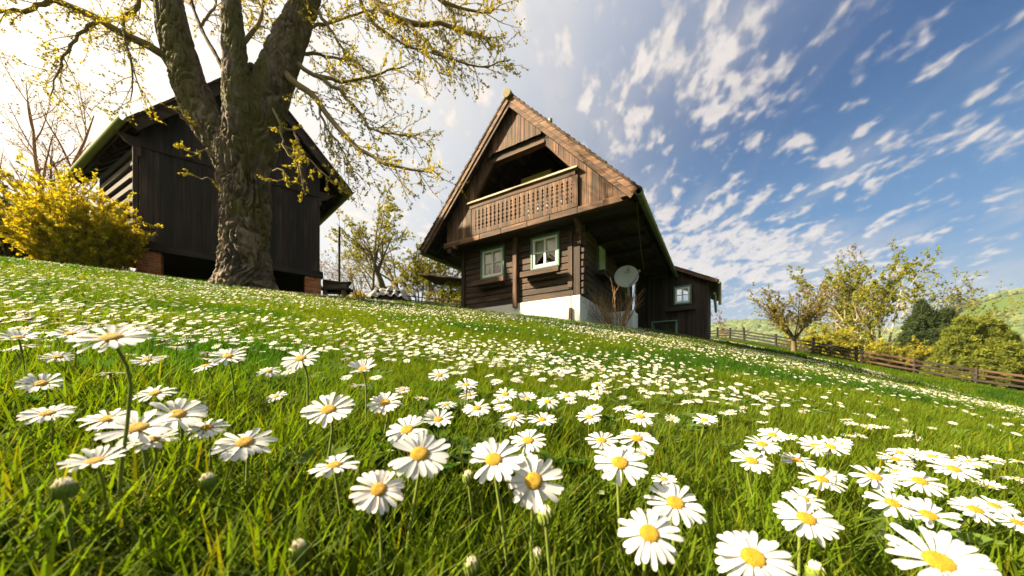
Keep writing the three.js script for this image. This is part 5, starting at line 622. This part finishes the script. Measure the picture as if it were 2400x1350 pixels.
function grassField(name, label, variants, count, where, scale) {
  const rand = rng(count + 7), per = variants.map(() => []); let tries = 0; let got = 0;
  while (got < count && tries++ < count * 6) { const p = where(rand); if (!p || underBuilding(p[0], p[1])) continue; per[Math.floor(rand() * variants.length)].push(p); got++; }
  variants.forEach((g, v) => { const m = new THREE.InstancedMesh(g, grassMat, per[v].length); m.name = numbered(name); m.receiveShadow = m.castShadow = true; per[v].forEach(([x, z], i) => { const y = ground(x, z); Q4.setFromAxisAngle(up, rand() * 6.283); const s = scale * (0.7 + 0.6 * fbm(x * 1.9, z * 1.9, 3, 2)) * (0.85 + 0.3 * rand()); S4.set(s, s * (0.85 + 0.3 * rand()), s); M4.compose(V(x, y, z), Q4, S4); m.setMatrixAt(i, M4); const t = fbm(x * 0.9 + 4, z * 0.9, 8, 3); C4.copy(GA).lerp(GB, smooth(t, 0.3, 0.62)).lerp(GC, rand() * 0.5).multiplyScalar(0.8 + 0.4 * rand()); m.setColorAt(i, C4); }); tag(m, label, 'grass', null, 'stuff'); scene.add(m); });
}
const ringPoint = (r0, r1, half) => (rand) => { const r = Math.sqrt(lerp(r0 * r0, r1 * r1, rand())), a = (rand() * 2 - 1) * half; return [Math.sin(a) * r, -Math.cos(a) * r]; };
grassField('lawn_grass', 'short green grass blades close to the camera', [1, 2, 3, 4].map((s) => blades(s, 16, 0.022, 0.035, 0.085, 0.0034, 0.75)), 36000, (rand) => { const x = (rand() * 2 - 1) * 3.2, z = 0.7 - 2.9 * rand(); return Math.hypot(x, z) < 0.07 ? null : [x, z]; }, 1);
grassField('meadow_grass', 'green meadow grass in the middle of the slope', [11, 12, 13].map((s) => blades(s, 30, 0.075, 0.04, 0.095, 0.0055, 0.7)), 38000, ringPoint(1.6, 7, 1.65), 1);
grassField('slope_grass', 'green grass on the slope before the buildings', [21, 22].map((s) => blades(s, 46, 0.2, 0.05, 0.11, 0.009, 0.6)), 44000, ringPoint(6.3, 17, 1.55), 1);
grassField('far_grass', 'distant grass up to the fences and hedges', [31, 32].map((s) => blades(s, 60, 0.5, 0.07, 0.15, 0.018, 0.6)), 31000, ringPoint(16, 46, 1.3), 1);
// broad leaves in the sward
{
  const rand = rng(61), rosette = leafGeo(Array.from({ length: 7 }, (_, i) => [Math.cos(i * 0.9), 0.35 + 0.3 * rand(), Math.sin(i * 0.9), 0.035 + 0.02 * rand(), 0.016 + 0.008 * rand()])), list = []; for (let i = 0; i < 3600; i++) { const x = (rand() * 2 - 1) * 2.4, z = 0.2 - 2.3 * rand(); if (noise(x * 6 + 2, z * 6) < 0.45 || Math.hypot(x, z) < 0.42) continue; list.push([x, ground(x, z) + 0.01 + 0.03 * rand(), z, 0.7 + 0.7 * rand()]); }
  const m = scatter('broad_leaves', rosette, springLeaf, list, scene, rand, [[0.05, 0.12, 0.012], [0.08, 0.14, 0.012]], 'stuff', 0.7); tag(m, 'broad daisy leaves growing low in the grass', 'leaves', null, 'stuff');
}
// ---------------------------------------------------------------- daisies
const petalMat = leafMat(rgb(0.53, 0.54, 0.56), 0.3, { roughness: 0.85 }), petalPink = leafMat(rgb(0.8, 0.66, 0.64), 0.3, { roughness: 0.85 }), discMat = std(rgb(0.8, 0.52, 0.01), 0.8), stemMat = leafMat(rgb(0.13, 0.17, 0.025), 0.15), budMat = std(rgb(0.14, 0.19, 0.02), 0.7), budTip = leafMat(rgb(0.66, 0.62, 0.5), 0.2);
{ const t = noisePix(128, 128, (u, v) => { const n = 175 + 80 * tnoise(u, v, 40, 40, 21); return [n, n * (0.9 + 0.1 * tnoise(u, v, 30, 30, 22)), n]; }); t.repeat.set(2, 2); discMat.map = t; discMat.bumpMap = noisePix(128, 128, (u, v) => { const n = 255 * tnoise(u, v, 48, 48, 23); return [n, n, n]; }, false); discMat.bumpMap.repeat.set(2, 2); discMat.bumpScale = 0.0012; }
function petalGeo(len, wid, cup, notch) {                                // along +x from 0, in units of the flower radius; face up +y
  const pos = [], idx = [], prof = [[0, 0.35], [0.25, 0.68], [0.55, 0.95], [0.8, 1], [0.94, 0.72], [1, 0.3]]; prof.forEach(([t, w], i) => { const x = t * len, y = cup * Math.sin(t * 2.4) - cup * 0.9 * t * t; for (const s of [-1, 0, 1]) pos.push(x - (s === 0 && i === 5 ? notch : 0), y + Math.abs(s) * 0.02 * w, s * w * wid / 2); }); for (let i = 0; i < 5; i++) for (let s = 0; s < 2; s++) { const a = i * 3 + s; idx.push(a, a + 1, a + 3, a + 1, a + 4, a + 3); } const g = new THREE.BufferGeometry(); g.setAttribute('position', new THREE.Float32BufferAttribute(pos, 3)); g.setIndex(idx); g.computeVertexNormals(); return g; }
const petals = [petalGeo(0.78, 0.2, 0.05, 0.02), petalGeo(0.74, 0.22, 0.03, 0.01), petalGeo(0.8, 0.185, 0.07, 0.025), petalGeo(0.76, 0.2, -0.02, 0.015)];
const discGeo = (() => { const pr = []; for (let i = 0; i <= 8; i++) { const a = i / 8 * Math.PI / 2; pr.push(new THREE.Vector2(Math.max(0.001, Math.cos(a) * 0.3 - (i > 6 ? 0.0 : 0)), -0.02 + Math.sin(a) * 0.13 - (i > 6 ? 0.012 * (i - 6) : 0))); } pr.unshift(new THREE.Vector2(0.2, -0.06)); return new THREE.LatheGeometry(pr, 20); })();
const calyxGeo = new THREE.LatheGeometry([[0.03, -0.16], [0.1, -0.13], [0.22, -0.06], [0.26, -0.015]].map(([a, b]) => new THREE.Vector2(a, b)), 12);
function petalRing(seed, n = 22) { const r = rng(seed * 7 + 3), out = [], cup = r() < 0.2 ? 0.35 * r() + 0.15 : 0.22 * (r() - 0.55), gap = r() < 0.5 ? Math.floor(r() * n) : -9; for (let i = 0; i < n; i++) { if (i === gap || (i === gap + 1 && r() < 0.5)) continue; const bent = r() < 0.1 ? (r() - 0.6) * 0.9 : 0, short = r() < 0.08 ? 0.75 : 1; const a = (i + 0.5 * (r() - 0.5)) / n * Math.PI * 2, lay = i % 2; out.push([a, short * (0.92 + 0.2 * (r() - 0.4)), lay ? -0.03 : 0.0, (r() - 0.5) * 0.5, cup + bent + 0.14 * (r() - 0.5) + (lay ? -0.06 : 0.02), Math.floor(r() * 4)]); } return out; }
const placePetal = ([a, s, dy, roll, pitch, k]) => { const m = new THREE.Matrix4().makeRotationY(-a); m.multiply(new THREE.Matrix4().makeTranslation(0.24, dy, 0)); m.multiply(new THREE.Matrix4().makeRotationFromEuler(new THREE.Euler(roll, 0, pitch))); m.scale(V(s, 1, 1)); return m; };
const ringVariants = [1, 2, 3, 4, 5, 6, 7, 8, 9, 10, 11].map((s) => { const g = mergeGeometries(petalRing(s, 19 + s % 5).map((q) => petals[q[5]].clone().applyMatrix4(placePetal(q)))); g.computeVertexNormals(); return g; });
function daisy(head, R, normal, label, group, seed, fine, pink) {
  const rand = rng(seed), gy = ground(head.x, head.z), sway = V((rand() - 0.5) * 0.03, 0, (rand() - 0.5) * 0.02), foot = V(head.x + sway.x, 0, head.z + sway.z - 0.006); foot.y = ground(foot.x, foot.z) - 0.005;
  const g = thing('daisy', label, 'daisy', foot, 0, group), h = head.clone().sub(foot), q = new THREE.Quaternion().setFromUnitVectors(up, normal), under = normal.clone().multiplyScalar(-R * 0.14).add(h);
  const c = new THREE.CatmullRomCurve3([V(0, 0, 0), V(h.x * 0.25 + (rand() - 0.5) * 0.006, h.y * 0.4, h.z * 0.25), under.clone().addScaledVector(normal, -h.length() * 0.16), under]), pts = c.getPoints(8), T = new Tubes(), sr = R * 0.062; T.add(pts, pts.map((_, i) => sr * (1 - 0.2 * i / 8)), 7); mesh('stem', T.geo(), stemMat, g);
  const put = (name, geo, mat) => { const m = mesh(name, geo, mat, g, h); m.quaternion.copy(q).multiply(new THREE.Quaternion().setFromAxisAngle(up, seed * 1.7)); m.scale.setScalar(R); return m; };
  put('flower_disc', discGeo, discMat); put('calyx', calyxGeo, budMat);
  if (fine) { const qq = q.clone().multiply(new THREE.Quaternion().setFromAxisAngle(up, seed * 1.7)), W = new THREE.Matrix4().compose(h, qq, V(R, R, R)); for (const e of petalRing(seed, 21 + Math.floor(rand() * 4))) { const m = mesh('petal', petals[e[5]], pink && rand() < 0.45 ? petalPink : petalMat, g); W.clone().multiply(placePetal(e)).decompose(m.position, m.quaternion, m.scale); } } else put('petals', ringVariants[seed % 11], petalMat);
  return g;
}
// [x, y, width in the picture, height / width, turn in degrees]
const LIST = [[261, 791, 140, 0.38, -18], [43, 791, 72, 0.33, -8], [165, 782, 65, 0.4, -15], [135, 837, 57, 0.45, -8], [345, 844, 58, 0.45, -10], [534, 835, 72, 0.5, -12], [704, 840, 85, 0.52, -20], [96, 899, 77, 0.6, -20], [112, 969, 88, 0.45, -12], [364, 921, 76, 0.45, -15], [254, 981, 103, 0.45, -12], [322, 1003, 145, 0.5, -12], [414, 972, 122, 0.65, -15], [356, 1030, 100, 0.45, -10], [485, 1002, 85, 0.5, -10], [574, 1036, 125, 0.65, -8], [224, 1080, 115, 0.42, -12], [630, 869, 52, 0.45, -10], [770, 960, 115, 0.6, -12], [784, 1090, 110, 0.45, -6],
  [850, 865, 72, 0.5, -12], [902, 943, 82, 0.6, -15], [954, 1007, 105, 0.65, -20], [1027, 983, 75, 0.6, 0], [984, 1064, 148, 0.8, 0], [1157, 1077, 138, 0.75, -5], [1251, 1127, 143, 0.98, 0], [888, 1147, 125, 0.85, -5], [1238, 1032, 90, 0.6, 0], [1453, 1084, 128, 0.75, 8], [1410, 1032, 77, 0.55, 5], [1492, 1027, 95, 0.5, 8], [1500, 976, 72, 0.5, 5], [1381, 977, 62, 0.5, 4], [1202, 980, 66, 0.55, 0], [1270, 983, 68, 0.5, 4], [1118, 957, 70, 0.55, 0], [1185, 924, 58, 0.55, 0], [1236, 934, 48, 0.5, 0], [1283, 941, 56, 0.5, 0], [1328, 928, 48, 0.5, 0], [1093, 902, 55, 0.5, 0], [1030, 879, 52, 0.6, -5], [944, 914, 36, 0.5, 0], [1098, 926, 45, 0.5, 0], [1047, 947, 50, 0.35, 0], [1557, 1123, 55, 0.5, 5], [1583, 1178, 135, 0.7, 15], [1522, 1250, 152, 0.85, 12], [1510, 1064, 45, 0.5, 5], [1402, 902, 36, 0.5, 0], [1398, 918, 34, 0.5, 0],
  [1651, 984, 56, 0.45, 5], [1810, 1019, 64, 0.5, 8], [1786, 1041, 75, 0.5, 10], [1911, 1045, 68, 0.6, 20], [1947, 1047, 70, 0.5, 12], [1968, 1037, 48, 0.5, 10], [1762, 1080, 92, 0.55, 15], [1868, 1079, 70, 0.45, 10], [1926, 1123, 90, 0.55, 15], [2049, 1117, 98, 0.5, 18], [2098, 1076, 66, 0.4, 10], [2104, 1104, 58, 0.45, 10], [2156, 1127, 92, 0.55, 18], [2235, 1099, 85, 0.5, 18], [2274, 1083, 52, 0.45, 12], [1882, 1169, 80, 0.55, 15], [1890, 1215, 130, 0.65, 18], [2093, 1179, 100, 0.55, 18], [2177, 1207, 108, 0.55, 18], [2286, 1194, 90, 0.5, 18], [2331, 1185, 75, 0.45, 15], [2383, 1224, 70, 0.5, 15], [1765, 1306, 172, 0.8, 12], [2200, 1315, 190, 0.7, 18], [2185, 1070, 60, 0.45, 10], [2148, 1065, 50, 0.5, 10], [2109, 1060, 48, 0.5, 10], [1950, 1113, 55, 0.4, 20]];
const NAMED = new Map([[0, 'tallest daisy rising on a long curved stem at the left'], [11, 'wide daisy crossed by the stem of the tall daisy'], [12, 'big tilted daisy just right of the tall stem'], [15, 'large open daisy alone left of centre'], [16, 'flat tilted daisy at the lower left below the cluster'], [18, 'broad daisy with stem left of the centre group'], [19, 'flat daisy left of the pinkish flower'], [22, 'daisy tucked behind the upper left of the big centre daisy'], [24, 'big round daisy with thick stem in the centre group'], [25, 'middle daisy of the three big overlapping centre ones'], [26, 'fully facing daisy lowest of the centre group'], [27, 'pinkish ragged daisy below the big centre daisy'], [29, 'large daisy right of the centre group'], [47, 'upper daisy of the big pair right of centre'], [48, 'lower daisy of the big pair right of centre'], [68, 'large tilted daisy above the bottom right corner flower'], [74, 'very large daisy cut by the bottom edge right of centre'], [75, 'largest daisy at the bottom right corner'], [7, 'daisy nearest the left edge above the flat one'], [8, 'flat daisy second from the left edge'], [10, 'daisy directly left of the wide crossed one'], [13, 'low daisy tucked under the wide crossed one'], [28, 'daisy just above the middle of the three centre ones'], [31, 'flat daisy above the large one right of centre'], [6, 'tilted daisy on a stem in the upper left meadow']]);
const ALIAS = {0: "tallest daisy", 11: "wide crossed daisy", 12: "big tilted left daisy", 15: "large lone left daisy", 16: "flat lower left daisy", 18: "broad stemmed daisy", 19: "flat daisy by the pinkish one", 24: "big round centre daisy", 25: "middle centre daisy", 26: "fully facing centre daisy", 27: "pinkish ragged daisy", 29: "large daisy right of centre", 47: "upper daisy of the big pair", 48: "lower daisy of the big pair", 68: "large tilted right daisy", 74: "very large bottom daisy", 75: "largest corner daisy"};
const AUTO = (() => { const out = new Map(), cnt = new Map(), keys = Object.keys(ALIAS).map(Number), order = LIST.map((_, i) => i).filter((i) => !NAMED.has(i)).map((i) => { let k = keys[0], bd = 1e9; for (const q of keys) { const d = Math.hypot(LIST[q][0] - LIST[i][0], LIST[q][1] - LIST[i][1]); if (d < bd) { bd = d; k = q; } } return [bd, i, k]; }).sort((a, c) => a[0] - c[0]);
  const ord = ['nearest', 'second', 'third', 'fourth', 'fifth', 'sixth', 'seventh', 'eighth', 'ninth', 'tenth', 'eleventh', 'twelfth'];
  for (const [, i, k] of order) { const dx = LIST[i][0] - LIST[k][0], dy = LIST[i][1] - LIST[k][1], v = Math.abs(dy) > 0.4 * Math.abs(dx) ? (dy < 0 ? 'upper' : 'lower') : '', h = Math.abs(dx) > 0.4 * Math.abs(dy) ? (dx < 0 ? 'left' : 'right') : '', way = v && h ? `to the ${v} ${h} of` : v ? (v === 'upper' ? 'straight above' : 'straight below') : `level with and ${h} of`, key = way + k, n = cnt.get(key) ?? 0; cnt.set(key, n + 1); out.set(i, `${ord[n]} white daisy ${way} the ${ALIAS[k]}`); }
  return out; })();
const used = [];
LIST.forEach(([px, py, w, asp, roll], i) => {
  let best = null; for (let k = 0; k <= 30; k++) { const D = lerp(0.026, 0.05, k / 30), Z = D * FL / w, p = P(px, py, Z), hgt = p.y - ground(p.x, p.z), want = i === 0 ? 0.17 : 0.085, e = Math.abs(hgt - want) + 0.3 * Math.abs(D - 0.036); if (!best || e < best[0]) best = [e, p, D, hgt]; }
  const [, p, D, hgt] = best; if (hgt < 0.035) { p.y = ground(p.x, p.z) + 0.035; }
  const v = p.clone().normalize().negate(), right = up.clone().cross(v).normalize(), pu = v.clone().cross(right).normalize(), t = roll * Math.PI / 180, lean = pu.clone().multiplyScalar(Math.cos(t)).addScaledVector(right, Math.sin(t)), n = v.multiplyScalar(asp).addScaledVector(lean, Math.sqrt(1 - asp * asp)).normalize();
  used.push([p.x, p.z, D]);
  daisy(p, D / 2, n, NAMED.get(i) ?? AUTO.get(i), w > 75 ? 'daisies of the front rows' : 'daisies behind the front rows', i + 11, w >= 70, i === 27);
});
// buds
[[148, 1148, 46], [485, 1130, 36], [698, 1292, 44], [1105, 1330, 42], [1278, 1210, 42], [1258, 1305, 36], [1910, 1340, 40], [1097, 1120, 30]].forEach(([px, py, w], i) => {
  const D = 0.0105, Z = D * FL / w * 1.15, p = P(px, py, Z); const gy = ground(p.x, p.z); if (p.y < gy + 0.03) p.y = gy + 0.03; const foot = V(p.x + 0.004, gy - 0.005, p.z - 0.004), g = thing('daisy_bud', ['plump closed bud at the lower left edge', 'small closed bud below the large open left daisy', 'pale bud near the bottom edge left of centre', 'pale bud cut by the bottom edge at centre', 'green bud under the fully facing daisy', 'lower bud on a short stem below the centre group', 'bud cut by the bottom edge right of centre', 'half hidden bud between the big centre daisies'][i], 'bud', foot), h = p.clone().sub(foot), T = new Tubes(); T.add([V(0, 0, 0), h.clone().multiplyScalar(0.5).add(V(0.002, 0, 0)), h], [0.0013, 0.0012, 0.0012], 6); mesh('stem', T.geo(), stemMat, g);
  const pr = [[0.001, -0.0062], [0.0035, -0.005], [0.0054, -0.001], [0.0053, 0.002], [0.0044, 0.0038]].map(([a, b]) => new THREE.Vector2(a, b)), cg = new THREE.LatheGeometry(pr, 14); mesh('calyx', cg, budMat, g, h); const tg = leafGeo(Array.from({ length: 16 }, (_, k) => { const a = k * 2.4, q = k < 10 ? 0.0042 : 0.0024; return [-Math.cos(a) * 0.3, 1, -Math.sin(a) * 0.3, 0.0062 + 0.0008 * (k % 3), 0.0032, Math.cos(a) * q, 0.0005, Math.sin(a) * q]; })); mesh('bracts', leafGeo(Array.from({ length: 13 }, (_, k) => { const a = k / 13 * 6.283; return [Math.cos(a) * 0.12, 1, Math.sin(a) * 0.12, 0.0085, 0.0032, Math.cos(a) * 0.0045, -0.0048, Math.sin(a) * 0.0045]; })), stemMat, g, h); mesh('closed_petals', tg, budTip, g, h);
});
// more single daisies behind, then the far carpet
const daisyDense = (x, z) => { const a = fbm(x * 0.55 + 2, z * 0.55, 6, 3), b = fbm(x * 1.7, z * 1.7 + 5, 2, 2); return clamp((a - 0.33) * 2.6, 0.12, 1) * (0.35 + b); };
{
  const rand = rng(77), spots = []; let guard = 0;
  while (spots.length < 205 && guard++ < 9000) { const r = Math.sqrt(lerp(0.62 ** 2, 2.1 ** 2, rand())), a = (rand() * 2 - 1) * 0.99, x = Math.sin(a) * r, z = -Math.cos(a) * r; if (rand() > daisyDense(x, z) * 1.2) continue; if (used.some(([ux, uz]) => Math.hypot(ux - x, uz - z) < 0.05)) continue; used.push([x, z]); spots.push([x, z]); }
  spots.forEach(([x, z], i) => { const h = 0.065 + 0.05 * rand(), n = V((rand() - 0.5) * 0.5 - 0.05, 1, (rand() - 0.2) * 0.7).normalize(); daisy(V(x, ground(x, z) + h, z), 0.0145 + 0.005 * rand(), n, 'small white daisy in the sunlit meadow just beyond the front rows', 'small daisies beyond the front rows', 200 + i, false, false); });
}
{
  const rand = rng(78), pos = [], col = [], idx = []; const W = [0.6, 0.6, 0.6], Y = [0.8, 0.52, 0.01], G = [0.13, 0.17, 0.025];
  const tri = (c, ...v) => { const b = pos.length / 3; for (const q of v) { pos.push(...q); col.push(...c); } for (let i = 1; i + 1 < v.length; i++) idx.push(b, b + i, b + i + 1); };
  for (let i = 0; i < 11; i++) { const a = i / 11 * 6.283, c = Math.cos(a), s = Math.sin(a), p = (r, t, y) => [c * r - s * t, y, s * r + c * t]; tri(W, p(0.25, -0.06, 0), p(0.25, 0.06, 0), p(0.75, 0.16, 0.05), p(1, 0, 0.02), p(0.75, -0.16, 0.05)); }
  for (let i = 0; i < 7; i++) { const a = i / 7 * 6.283, b = (i + 1) / 7 * 6.283; tri(Y, [0, 0.13, 0], [Math.cos(b) * 0.3, 0.03, Math.sin(b) * 0.3], [Math.cos(a) * 0.3, 0.03, Math.sin(a) * 0.3]); }
  tri(G, [-0.06, -0.05, 0], [0.06, -0.05, 0], [0.05, -5, 0.3], [-0.05, -5, 0.3]);
  const g = new THREE.BufferGeometry(); g.setAttribute('position', new THREE.Float32BufferAttribute(pos, 3)); g.setAttribute('color', new THREE.Float32BufferAttribute(col, 3)); g.setIndex(idx); g.computeVertexNormals();
  const mat = leafMat(rgb(1, 1, 1), 0.25, { vertexColors: true }), list = [];
  const add = (n, r0, r1, dens, size) => { for (let i = 0; i < n; i++) { const r = Math.sqrt(lerp(r0 * r0, r1 * r1, rand())), a = (rand() * 2 - 1) * 1.3, x = Math.sin(a) * r, z = -Math.cos(a) * r; if (underBuilding(x, z)) continue; if (x > 17.5 && r > 14) continue; if (rand() > daisyDense(x, z) * dens) continue; list.push([x, z, size * (0.8 + 0.4 * rand()), r]); } };
  add(16000, 1.5, 6, 1.0, 0.014); add(122000, 6, 17, 0.9, 0.0155); add(80000, 17, 36, 0.5, 0.02);
  for (let i = 0; i < 80000; i++) { const z = -9 - 17 * rand(), x = 15.2 + (rand() + rand() - 1) * 1.7 + 0.02 * (z + 9); list.push([x, z, 0.026, 30]); }   // the white drift beside the far lawn
  const m = new THREE.InstancedMesh(g, mat, list.length); m.name = 'daisy_carpet'; list.forEach(([x, z, s, r], i) => { E4.set(0.34 + (rand() - 0.5) * 0.7, rand() * 6.283, (rand() - 0.5) * 0.5); Q4.setFromEuler(E4); S4.setScalar(s); const h = (0.06 + 0.05 * rand()) * (r > 17 ? 1.6 : r > 6 ? 1.2 : 1); M4.compose(V(x, ground(x, z) + h, z), Q4, S4); m.setMatrixAt(i, M4); }); m.castShadow = m.receiveShadow = true; tag(m, 'countless small white daisies carpeting the slope up to the buildings', 'daisies', null, 'stuff'); scene.add(m);
}

scene.fog = new THREE.FogExp2(new THREE.Color().setRGB(0.72, 0.8, 0.9), 0.0001);
renderer.render(scene, camera);
